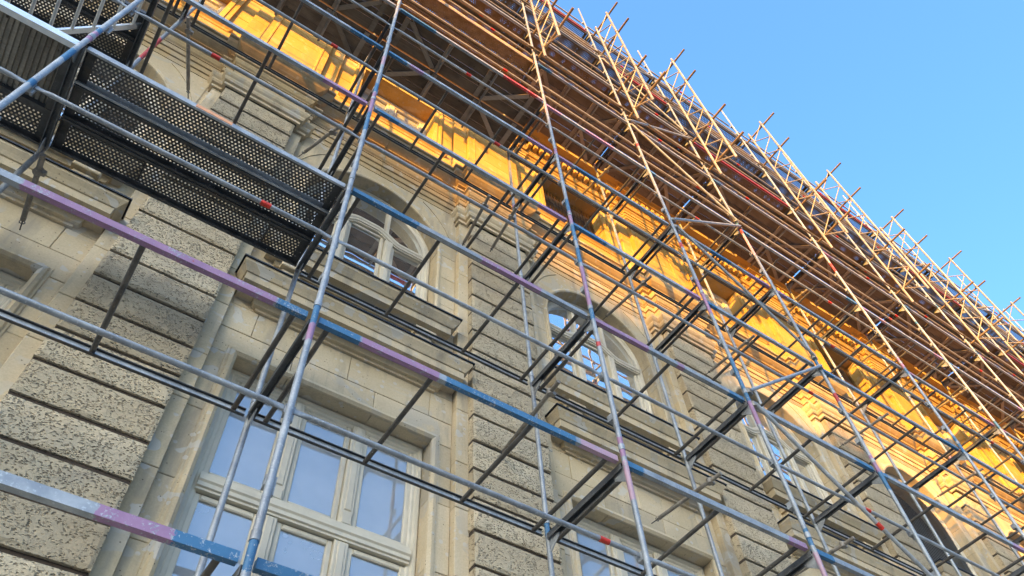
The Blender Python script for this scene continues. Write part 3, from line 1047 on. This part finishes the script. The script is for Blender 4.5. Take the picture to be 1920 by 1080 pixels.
MARKS = {
    1: [('pb', 1.88, 2.10), ('pp', 1.68, 1.88), ('pb', 0.02, 0.14), ('pp', 5.7, 6.3), ('pb', 5.2, 5.75), ('pb', 6.32, 6.6), ('pk', 7.3, 7.6), ('pb', -0.1, 0.1)],
    2: [('pp', 2.0, 2.22), ('pk', 1.55, 1.95), ('pb', 3.9, 4.12), ('pp', 4.15, 4.9), ('pr', 3.45, 3.56), ('pb', 5.0, 5.3), ('pb', 5.5, 5.85), ('pp', 5.9, 6.2), ('pb', 6.2, 6.5), ('pp', 7.9, 8.1), ('pk', 9.5, 9.9)],
    3: [('pp', 3.6, 3.95), ('pb', 3.95, 4.7), ('pb', 2.0, 2.2), ('pk', 1.5, 1.9), ('pp', 5.6, 6.4), ('pr', 7.3, 7.42), ('pr', 10.9, 11.0)],
    4: [('pb', 5.9, 6.15), ('pr', 5.2, 5.32), ('pp', 3.95, 4.2), ('pb', 3.7, 3.95), ('pk', 9.0, 9.6), ('pr', 9.7, 9.9)],
    5: [('pb', 6.0, 6.3), ('pb', 7.8, 8.1), ('pp', 8.1, 8.25), ('pr', 11.4, 11.5)],
    0: [('pb', 4.23, 4.32), ('pp', 4.05, 4.22), ('pb', 3.55, 3.75), ('pb', 3.0, 3.1)],
}
fr_group = 'upright frames of the facade scaffolding'
stdpos = {-1: 'leftmost', 0: 'second', 1: 'third', 2: 'fourth', 3: 'fifth', 4: 'sixth', 5: 'seventh', 6: 'eighth', 7: 'ninth', 8: 'tenth', 9: 'eleventh', 10: 'twelfth', 11: 'thirteenth'}
for k in KS:
    x = SX[k]
    fo = empty('scaffold_frame', (x, 0, GZ + 0.02))
    pos = 'leftmost' if k == 0 else ('off the left edge' if k < 0 else ORD[k] + ' from the left')
    tag(fo, 'galvanised double upright scaffold frame, ' + pos + (', rising through the photo' if k >= 0 else ' of the photo'), 'scaffold frame', fr_group)
    dz = -(GZ + 0.02)
    marks = list(MARKS.get(k, []))
    if k not in MARKS or k > 3:
        for l in range(0, 10):
            if random.random() < 0.35:
                marks.append((random.choice(('pb', 'pp', 'pb', 'pk')), 2 * l + rnd(-0.15, 0), 2 * l + rnd(0.05, 0.25)))
            if random.random() < 0.2:
                a = 2 * l + rnd(0.4, 1.4)
                marks.append((random.choice(('pk', 'pr', 'pb')), a, a + rnd(0.08, 0.3)))
    me = ring_tube(GZ + 0.03, 20.35, TR_, marks, 0.045 if k <= 3 else 0.09).mesh('outer_standard', M['galv_paint'])
    obj('outer_standard', me, fo, (0, 0, dz), (0, 0, rnd(0, 6)))
    marks2 = []
    for l in range(0, 9):
        if random.random() < 0.3:
            marks2.append((random.choice(('pb', 'pp', 'pk')), 2 * l + rnd(-0.2, 0), 2 * l + rnd(0.05, 0.25)))
    if k == 0:
        marks2 += [('pr', 6.4, 7.1)]
    me = ring_tube(GZ + 0.03, 18.1, TR_, marks2, 0.09).mesh('inner_standard', M['galv_paint'])
    obj('inner_standard', me, fo, (0, WID, dz))
    obj('base_plate', BASEP, fo, (0, 0, 0.002))
    obj('base_plate', BASEP, fo, (0, WID, 0.002))
    for l in range(-1, 10):
        z = 2.0 * l
        obj('transom', TRANSM, fo, (0, 0, z - 0.05 + dz))
        obj('gusset_plate', GUSS, fo, (0, 0, z - 0.055 + dz))
        obj('gusset_plate', GUSS, fo, (0, WID, z - 0.055 + dz), (0, 0, math.pi))
        obj('collar', COLL, fo, (0, 0, z + 0.12 + dz))
        obj('collar', COLL, fo, (0, WID, z + 0.12 + dz))
        if l >= 0:
            for h in (0.5, 1.06):
                obj('wedge_pocket', CUP, fo, (0, TR_ + 0.002, z + h + dz), (0, 0, rnd(-0.15, 0.15)))

# open deck frames: two side rails and cross tubes, boards taken out
def painted_rail(length, w, h, marks, step=0.05):
    n = max(2, int(length / step))
    m = MB()
    vs, fs = [], []
    for i in range(n + 1):
        x = length * i / n
        for yy, zz in ((-w / 2, 0), (w / 2, 0), (w / 2, h), (-w / 2, h)):
            vs.append((x, yy, zz))
    for i in range(n):
        a, b = i * 4, i * 4 + 4
        for q in range(4):
            r = (q + 1) % 4
            fs.append((a + q, a + r, b + r, b + q))
    fs.append((0, 3, 2, 1))
    fs.append((n * 4, n * 4 + 1, n * 4 + 2, n * 4 + 3))
    m.add(vs, fs)
    for key in ('pb', 'pp', 'pk', 'pr'):
        m.at[key] = [1.0 if any(k == key and a - 1e-6 <= v[0] <= b + 1e-6 for k, a, b in marks) else 0.0 for v in m.v]
    return m
RAILMARKS = {   # (bay, level): marks measured from the bay's left standard
    (0, 0): [('pp', 1.66, 2.02), ('pb', 2.02, 2.4)],
    (0, 1): [('pp', 0.40, 2.08), ('pb', 2.08, 2.4)],
    (1, 0): [('pb', 0.0, 0.5)],
    (1, 1): [('pb', 0.0, 0.36), ('pp', 0.36, 1.05), ('pb', 1.1, 2.3), ('pk', 2.35, 2.78)],
    (1, 2): [('pb', 0.0, 0.75), ('pp', 1.45, 2.15)],
    (2, 2): [('pp', 0.0, 0.8), ('pp', 1.18, 1.3), ('pb', 1.95, 2.24)],
    (2, 1): [('pb', 0.0, 0.2), ('pp', 1.95, 2.3)],
    (1, 3): [('pb', 0.05, 0.4), ('pp', 2.3, 2.78)],
    (2, 3): [('pb', 0.0, 0.6), ('pp', 1.9, 2.24)],
    (1, 4): [('pb', 0.0, 0.3), ('pp', 0.35, 0.6), ('pp', 2.3, 2.78)],
    (2, 4): [('pp', 0.0, 0.35), ('pb', 0.4, 0.8)],
    (3, 2): [('pb', 0.0, 0.12), ('pb', 1.85, 2.2)],
    (1, 5): [('pb', 0.0, 0.7), ('pr', 1.95, 2.6), ('pk', 2.6, 2.78)],
}
def deck_frame(b, l):
    x0, x1 = SX[b], SX[b + 1]
    L = x1 - x0
    o = empty('open_deck_frame', (x0, 0, 2.0 * l))
    tag(o, 'open steel deck frame without boards, %s, %s' % (bayname(b), lvl(l)), 'deck frame', 'open deck frames of the scaffolding')
    marks = RAILMARKS.get((b, l))
    if marks is None:
        marks = []
        if random.random() < 0.7:
            marks.append((random.choice(('pb', 'pp')), 0.0, rnd(0.15, 0.5)))
        if random.random() < 0.7:
            marks.append((random.choice(('pb', 'pp', 'pp')), L - rnd(0.2, 0.7), L))
        if random.random() < 0.35:
            a = rnd(0.6, L - 0.8)
            marks.append((random.choice(('pb', 'pp', 'pk')), a, a + rnd(0.2, 0.6)))
    marks = [(k, max(0, a - 0.045), c - 0.045) for k, a, c in marks]
    r = painted_rail(L - 0.09, 0.042, 0.062, marks).build('outer_rail', M['galv_paint'], o, (0.045, 0.045, -0.03))
    MB().box(0.04, L - 0.04, 1.124, 1.128, -0.029, 0.027).build('rail_web', M['galv'], o)
    MB().box(0.04, L - 0.04, 1.104, 1.129, 0.0275, 0.034).build('rail_flange', M['galv_dark'], o)  # flange shade painted as a darker steel than the web
    MB().box(0.04, L - 0.04, 1.104, 1.129, -0.036, -0.0295).build('rail_flange', M['galv_dark'], o)
    n = 3 if L < 2.5 else 4
    inset = 0.13
    for i in range(n):
        u = inset + (L - 2 * inset) * i / (n - 1)
        if n == 4 and i in (1, 2):
            u = L * (0.355 if i == 1 else 0.685)
        MB().tube((u, 0.067, -0.005), (u, 1.123, -0.005), 0.021, 10).build('cross_tube', M['cross'], o)
for b in range(-1, 11):
    for l in range(0, 5):
        if (b, l) in ((0, 2), (-1, 2), (-1, 3)):
            continue
        deck_frame(b, l)
    if b >= 2:
        deck_frame(b, 5)

# guard rails
def guard_rail(b, z, what, ybase=0.05, band=None, r=0.0195, painted=True):
    x0, x1 = SX[b] + 0.03, SX[b + 1] - 0.03
    L = x1 - x0
    o = empty('guard_rail', (x0, ybase, z))
    tag(o, 'galvanised guard rail, %s, %s' % (bayname(b), what), 'guard rail', 'guard rails of the scaffolding')
    sag = rnd(-0.004, 0.004)
    MB().pipe([(0, 0, 0), (0.03, 0, 0), (0.06, 0, 0), (0.11, 0, 0), (L / 2, 0, sag), (L - 0.11, 0, 0), (L - 0.06, 0, 0), (L - 0.03, 0, 0), (L, 0, 0)],
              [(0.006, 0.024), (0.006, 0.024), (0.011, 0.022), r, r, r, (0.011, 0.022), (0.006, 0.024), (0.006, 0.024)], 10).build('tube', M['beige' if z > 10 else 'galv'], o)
    if band is None:
        band = [L * rnd(0.25, 0.8)] if random.random() < 0.5 else []
    for u in band:
        MB().tube((u, 0, 0), (u + 0.085, 0, 0), r + 0.0025, 12).build('red_band', M['band'], o)
BANDS = {(0, 1): [1.70], (1, 0): [2.35], (1, 1): [], (0, 2): [0.74], (0, 0): [], (1, 2): [], (2, 0): [], (2, 1): [], (0, 3): [1.68]}
for b in range(-1, 11):
    for l in range(-1, 5):
        key = (b, l)
        bd = BANDS.get(key)
        guard_rail(b, 2 * l + 1.07, 'a metre above the ' + lvl(l) if l >= 0 else 'below the lowest level', 0.03, bd)
    for l in range(5, 10):
        for h, nm in ((0.5, 'knee rail'), (1.0, 'hand rail')):
            guard_rail(b, 2 * l + h, '%s of the %s' % (nm, lvl(l)), 0.05)

# perforated steel decking
def perf_sheet(length, width, pitch, hole):
    m = MB()
    row = pitch * math.sqrt(3) / 2
    ny = int(width / row)
    nx = int(length / pitch)
    y0 = -ny * row / 2 + row / 2
    R = pitch / math.sqrt(3)
    vs, fs, key = [], [], {}
    def vid(x, y):
        k = (round(x * 1e4), round(y * 1e4))
        for dx in (-1, 0, 1):
            for dy in (-1, 0, 1):
                if (k[0] + dx, k[1] + dy) in key:
                    return key[(k[0] + dx, k[1] + dy)]
        key[k] = len(vs)
        vs.append((x, y, 0))
        return key[k]
    hx = [(math.cos(math.pi / 6 + i * math.pi / 3), math.sin(math.pi / 6 + i * math.pi / 3)) for i in range(6)]
    for j in range(ny):
        for i in range(nx):
            cx = pitch * (i + 0.5 + (0.5 if j % 2 else 0.0))
            cy = y0 + j * row
            o = [vid(cx + R * c, cy + R * s) for c, s in hx]
            n0 = len(vs)
            for c, s in hx:
                vs.append((cx + hole * c, cy + hole * s, 0.0))
            for q in range(6):
                r = (q + 1) % 6
                fs.append((o[q], n0 + q, n0 + r, o[r]))
    m.add(vs, fs)
    return m, nx * pitch + pitch / 2, ny * row
PW = 0.335
def plank_parts(length, pitch, hole):
    sh_, lx_, ly_ = perf_sheet(length - 0.12, PW - 0.06, pitch, hole)
    sh_.v = [(x + (length - lx_) / 2, y, z) for x, y, z in sh_.v]
    e = (length - lx_) / 2
    fl = MB()
    for s in (-1, 1):
        a, b = sorted((s * (ly_ / 2 - 0.012), s * (PW / 2 - 0.004)))
        fl.box(0.0, length, a, b, -0.002, 0.002)
        a, b = sorted((s * (PW / 2 - 0.004), s * (PW / 2 - 0.001)))
        fl.box(0.0, length, a, b, -0.062, 0.002)
        a, b = sorted((s * (PW / 2 - 0.022), s * (PW / 2 - 0.0042)))
        fl.box(0.0, length, a, b, -0.062, -0.058)
    ens = []
    for a, b, c in ((0, e + 0.02, 0.004), (length - e - 0.02, length, length - 0.008)):
        en = MB()
        en.box(a, b, -PW / 2 + 0.006, PW / 2 - 0.006, -0.0065, -0.0025)
        en.box(c, c + 0.004, -PW / 2 + 0.006, PW / 2 - 0.006, -0.062, -0.0066)
        ens.append(en)
    return [sh_, fl] + ens
NEARL = 2.30
s1, s2, s3, s4 = plank_parts(NEARL, 0.0345, 0.0097)
NSH, NFL, NEN, NEN2 = s1.mesh('perforated_sheet', M['galv_dark']), s2.mesh('side_flange', M['galv_dark']), s3.mesh('end_plate', M['galv_dark']), s4.mesh('end_plate', M['galv_dark'])
f1, f2, f3, f4 = plank_parts(2.60, 0.045, 0.0160)
for q in (f2, f3, f4):
    f1.add(q.v, q.f)
FPL = f1.mesh('steel_deck_plank', M['rust_bounce'])
f1, f2, f3, f4 = plank_parts(2.60, 0.045, 0.0115)
for q in (f2, f3, f4):
    f1.add(q.v, q.f)
FPL2 = f1.mesh('steel_deck_plank', M['rust_bounce'])
NFLG = NFL.copy()
NFLG.materials[0] = M['galv']
PY = (0.20, 0.545, 0.89)
pos3 = ('outer plank', 'middle plank', 'inner plank')
def near_plank(b, z, y, what):
    x0, L = SX[b] + 0.035, SX[b + 1] - SX[b] - 0.07
    o = empty('steel_deck_plank', (x0, y, z))
    tag(o, 'dark perforated deck plank, ' + what, 'deck plank', 'perforated steel deck planks')
    s = L / NEARL
    side = NFLG if (b == 0 and y < 0.3) else NFL
    for nm, me in (('perforated_sheet', NSH), ('side_flange', side), ('end_plate', NEN), ('end_plate', NEN2)):
        obj(nm, me, o, None, None, (s, 1, 1))
    return o
for i, y in enumerate(PY):
    near_plank(0, 4.03, y, '%s of three, %s' % (('outermost', 'middle', 'innermost')[i], bayname(0)))
near_plank(-1, 4.03, 0.915, 'beside the ribbed access deck in the upper left corner')
near_plank(-1, 6.03, 0.915, 'above the ladder in the leftmost bay')
near_plank(-1, 6.03, 0.57, 'second plank above the ladder in the leftmost bay')
MB().box(0.3, 0.62, -0.171, -0.168, -0.05, 0.0).build('warning_sticker', plain_mat('orange_sticker', (0.75, 0.33, 0.14), 0.5), [o for o in COL.objects if o.name == 'steel_deck_plank'][0], (0.6, 0, 0))
def far_plank(b, z, y, i, l):
    L = SX[b + 1] - SX[b] - 0.07
    o = obj('steel_deck_plank', FPL if l == 9 else FPL2, None, (SX[b] + 0.035, y, z + rnd(-0.006, 0.006)), None, (L / 2.60, 1, 1))
    tag(o, 'perforated steel deck plank, %s, %s, %s' % (pos3[i], bayname(b), lvl(l)), 'deck plank', 'perforated steel deck planks')
for b in range(-1, 11):
    for l in (6, 7, 8, 9):
        if l == 6 and b >= 2:
            continue
        for i, y in enumerate(PY):
            far_plank(b, 2 * l + 0.03, y, i, l)

# ribbed access deck with ladder, top left corner
x0, x1 = SX[-1] + 0.04, SX[0] - 0.04
acc = empty('access_deck', (x0, 0, 4.0))
tag(acc, 'ribbed access deck with bright aluminium edge in the upper left corner', 'access deck')
L = x1 - x0
rib = MB()
rib.box(0, L, 0.09, 0.70, 0.012, 0.022)
rib.build('deck_board', M['ply'], acc)
nr_ = 58
rm = MB().box(-0.014, 0.014, 0.092, 0.698, -0.001, 0.0115).mesh('rib', M['ply'])
for i in range(nr_):
    obj('rib', rm, acc, (L * (i + 0.5) / nr_, 0, 0))
MB().box(0, L, 0.035, 0.088, -0.052, 0.03).build('edge_rail', M['alu'], acc)
MB().box(0, L, 0.702, 0.745, -0.055, 0.03).build('edge_rail', M['galv_dark'], acc)
MB().box(L - 0.06, L, 0.0885, 0.7015, -0.05, 0.008).build('end_rail', M['galv_dark'], acc)
lad = empty('ladder', (-3.25, 0.15, 4.05))
tag(lad, 'aluminium ladder climbing between two decks in the upper left corner', 'ladder')
d = Vector((0.83, 0, 1.98))
for y in (0.0, 0.42):
    MB().bar((0, y, 0), d, 0.025, 0.06, (1, 0, 0)).bar((0, y, 0), (0.001, y, 0.001), 0.02, 0.02) if False else MB().bar((0, y, 0), (d.x, y, d.z), 0.025, 0.06, (0, 1, 0)).build('stile', M['alu'], lad)
for i in range(8):
    q = d * ((i + 0.5) / 8)
    MB().tube((q.x, 0.012, q.z), (q.x, 0.408, q.z), 0.0165, 10).build('rung', M['alu'], lad)

# timber deck panels
def timber_panel(b, l, y0, side):
    x0, L = SX[b] + 0.028, SX[b + 1] - SX[b] - 0.056
    o = empty('timber_deck_panel', (x0, y0, 2.0 * l))
    tag(o, 'brown timber deck panel, %s half, %s, %s' % (side, bayname(b), lvl(l)), 'deck panel', 'timber deck panels under the upper scaffold')
    bw = 0.166
    for i in range(3):
        MB().slab(0, L + rnd(-0.01, 0.01), 0, 0, 0, 0) if False else MB().box(rnd(0, 0.012), L - rnd(0, 0.012), i * (bw + 0.011), i * (bw + 0.011) + bw, rnd(-0.002, 0.003), 0.035).build('board', M['timber'], o)
    n = 4
    for i in range(n):
        u = L * (0.06 + 0.88 * i / (n - 1)) + rnd(-0.04, 0.04)
        MB().box(u - 0.04, u + 0.04, 0.015, 0.515, -0.032, -0.003).build('batten', M['batten'], o)
    u = L * 0.06 + 0.08
    a, c = (0.03, 0.5) if side == 'outer' else (0.5, 0.03)
    e = L * (0.06 + 0.88 / 3) - 0.06
    MB().bar((u, a, -0.018), (e, c, -0.018), 0.07, 0.026).build('diagonal_batten', M['batten'], o)
    u, e = L - e, L - u
    MB().bar((u, c, -0.018), (e, a, -0.018), 0.07, 0.026).build('diagonal_batten', M['batten'], o)
    MB().tube((L * 0.36, 0.0, -0.065), (L * 0.36, 0.53, -0.065), 0.021, 8).build('bearer_tube', M['tube'], o)
    MB().tube((L * 0.67, 0.0, -0.065), (L * 0.67, 0.53, -0.065), 0.021, 8).build('bearer_tube', M['tube'], o)
for b in range(-1, 11):
    l = 5 if b < 2 else 6
    timber_panel(b, l, 0.03, 'outer')
    timber_panel(b, l, 0.58, 'inner')
    # edge rail of the boarded deck
    x0, L = SX[b] + 0.045, SX[b + 1] - SX[b] - 0.09
    o = painted_rail(L, 0.042, 0.062, [(k, max(0, a - 0.045), c - 0.045) for k, a, c in RAILMARKS.get((b, l), [('pp' if b % 2 else 'pb', 0.0, rnd(0.2, 0.5))])]).build('deck_edge_rail', M['galv_paint'], None, (x0, 0.0, 2.0 * l - 0.065))
    tag(o, 'steel edge rail under the boarded deck, %s, %s' % (bayname(b), lvl(l)), 'deck rail', 'edge rails of the upper decks')
    for l in (7, 8, 9):
        o = painted_rail(L, 0.042, 0.062, [('pr', 0.05, L - 0.1)] if (b + l) % 4 == 3 else []).build('deck_edge_rail', M['galv_paint'], None, (x0, 0.0, 2.0 * l - 0.065))
        tag(o, 'steel edge rail under the perforated deck, %s, %s' % (bayname(b), lvl(l)), 'deck rail', 'edge rails of the upper decks')
# toe boards along the upper decks
for b in range(-1, 11):
    for l in (6, 7, 8, 9):
        x0, L = SX[b] + 0.03, SX[b + 1] - SX[b] - 0.06
        o = MB().box(0, L, -0.014, 0.014, 0, 0.15).build('toe_board', M['toe'], None, (x0, 0.055, 2.0 * l + 0.04), )
        tag(o, 'pale timber toe board, %s, %s' % (bayname(b), lvl(l)), 'toe board', 'toe boards of the upper decks')

# lattice girders on the outside of the upper lifts, with their clamped tubes
GY = (-0.22, -0.67)
GZ0, GZ1 = 11.85, 18.0
for k in range(1, 12):
    x = SX[k] + 0.055
    o = empty('lattice_girder', (x, GY[0], GZ0))
    tag(o, 'upright tubular lattice girder clamped outside the scaffold frame, %s from the left' % ORD[k], 'lattice girder', 'lattice girders standing outside the upper scaffold')
    H = GZ1 - GZ0 + rnd(-0.08, 0.08)
    for y in (0, GY[1] - GY[0]):
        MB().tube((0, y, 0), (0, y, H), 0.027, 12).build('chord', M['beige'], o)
    n = 14
    for i in range(n):
        za = 0.12 + (H - 0.24) * i / n
        zb = 0.12 + (H - 0.24) * (i + 1) / n
        a, b = (-0.02, GY[1] - GY[0] + 0.02) if i % 2 else (GY[1] - GY[0] + 0.02, -0.02)
        MB().tube((0, a, za), (0, b, zb), 0.014, 8).build('lacing_bar', M['beige'], o)
    for z in (12.42, 13.9, 16.38, 17.86):
        zz = z + rnd(-0.05, 0.05)
        ye = -1.06 + rnd(-0.1, 0.1)
        o2 = empty('clamped_tube', (x + 0.052, 0, zz))
        tag(o2, 'short scaffold tube clamped to lattice girder, %s from the left, %s from foot' % (ORD[k], ORD[(12.42, 13.9, 16.38, 17.86).index(z)]), 'scaffold tube', 'tubes clamping the lattice girders')
        MB().tube((0, 0.42, 0), (0, ye, rnd(-0.02, 0.02)), 0.027, 12).build('tube', M['rust_bounce'], o2)
        for y in (0.0, GY[0], GY[1]):
            obj('coupler', COUP, o2, (-0.05, y, 0), (0, 0, 0))
# longitudinal tubes lashed to the girders
for b in range(1, 11):
    for z, y in ((12.6, -0.06), (16.2, -0.05)):
        o = empty('ledger_tube', (SX[b], y, z))
        tag(o, 'long ledger tube outside the rails, %s, %s height' % (bayname(b), 'girder foot' if z < 14 else 'upper girder'), 'ledger tube', 'ledger tubes along the girders')
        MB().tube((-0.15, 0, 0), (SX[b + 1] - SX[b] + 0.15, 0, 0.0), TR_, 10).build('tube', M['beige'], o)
        obj('coupler', COUP, o, (0, 0.02, 0))

# diagonal braces
def brace(k0, z0, k1, z1, label, red=None):
    a = Vector((SX[k0] + 0.03, -0.045, z0))
    b = Vector((SX[k1] - 0.03, -0.045, z1))
    o = empty('diagonal_brace', a)
    tag(o, label, 'brace', 'diagonal braces of the scaffolding')
    d = b - a
    MB().tube((0, 0, 0), d, 0.0225, 12).build('tube', M['galv'], o)
    obj('coupler', COUP, o, (0, 0.03, 0))
    obj('coupler', COUP, o, d + Vector((0, 0.03, 0)))
    if red:
        p = d * red
        q = d * (red + 0.03)
        MB().tube(p, q, 0.0255, 12).build('red_band', M['band'], o)
z = 0
names = ['lowest', 'second', 'third', 'fourth', 'fifth', 'sixth', 'seventh', 'eighth', 'ninth']
for i in range(9):
    z0 = 2.0 * i + 0.12
    if i % 2 == 0:
        brace(3, z0 + 0.0, 4, z0 + 1.75, 'diagonal brace tube rising to the right, %s of the zigzag in the fifth bay' % names[i]) if False else None
    # zigzag: even lifts fall to the right, odd lifts rise to the right (as seen going up)
for i in range(1, 9):
    zl, zr = (2.0 * i, 2.0 * (i + 1)) if i % 2 == 0 else (2.0 * (i + 1), 2.0 * i)
    brace(3, zl + (0.12 if zl < zr else -0.1), 4, zr + (-0.1 if zl < zr else 0.12), 'diagonal brace tube, %s from the bottom in the zigzag of the fifth bay' % names[i - 1], 0.62 if i == 1 else None)
for i in range(3, 9):
    zl, zr = (2.0 * i, 2.0 * (i + 1)) if i % 2 == 0 else (2.0 * (i + 1), 2.0 * i)
    brace(8, zl + 0.1, 9, zr + 0.1, 'diagonal brace tube, %s from the bottom in the zigzag of the tenth bay' % names[i - 3])

# wall ties
def tie(h, q, label):
    h, q = Vector(h), Vector(q)
    o = empty('wall_tie', q)
    tag(o, label, 'wall tie', 'tubes tying the scaffold to the wall')
    d = h - q
    dn_ = d.normalized()
    e = d - dn_ * 0.07
    MB().tube(-dn_ * 0.05, e, TR_, 12).build('tube', M['tube'], o)
    ey = MB()
    ey.tube(e, d + dn_ * 0.05, 0.006, 8)
    ring = [e + dn_ * 0.03 + Vector((math.cos(a) * 0.022, 0, math.sin(a) * 0.022)) for a in [i * math.pi / 5 for i in range(11)]]
    ey.pipe(ring, 0.005, 6)
    ey.build('eye_bolt', M['galv_dark'], o)
    obj('coupler', COUP, o, Vector((0, 0, 0)) + dn_ * 0.12)
tie((-1.88, 1.73, 7.40), (-2.22, 0.84, 7.40), 'tie tube reaching the wall beside the leftmost arch')
tie((-0.31, 1.73, 7.44), (-0.07, 1.10, 7.44), 'tie tube with eye bolt left of the nearest arched window')
tie((-2.26, 1.73, 3.68), (-2.29, 1.0, 3.68), 'tie tube with eye bolt at the left edge of the photo')
tie((2.76, 1.73, 7.60), (2.68, 0.95, 7.60), 'tie tube ending on the rusticated pilaster between the two nearest arches, right one')
tie((2.26, 1.73, 7.31), (2.15, 0.87, 7.31), 'tie tube ending on the plain strip between the two nearest arches')
tie((2.77, 1.73, 3.44), (2.69, 0.60, 3.44), 'tie tube with open end ending low on the second rusticated pilaster')
for k in range(3, 11):
    for j, zt in enumerate((3.45, 7.45, 11.4)):
        x = SX[k] + 0.06
        tie((x - 0.15, 1.72, zt), (x - 0.04, 0.75, zt), 'tie tube to the wall at the %s upright frame, %s of three heights' % (ORD[k], ('lowest', 'middle', 'highest')[j]))
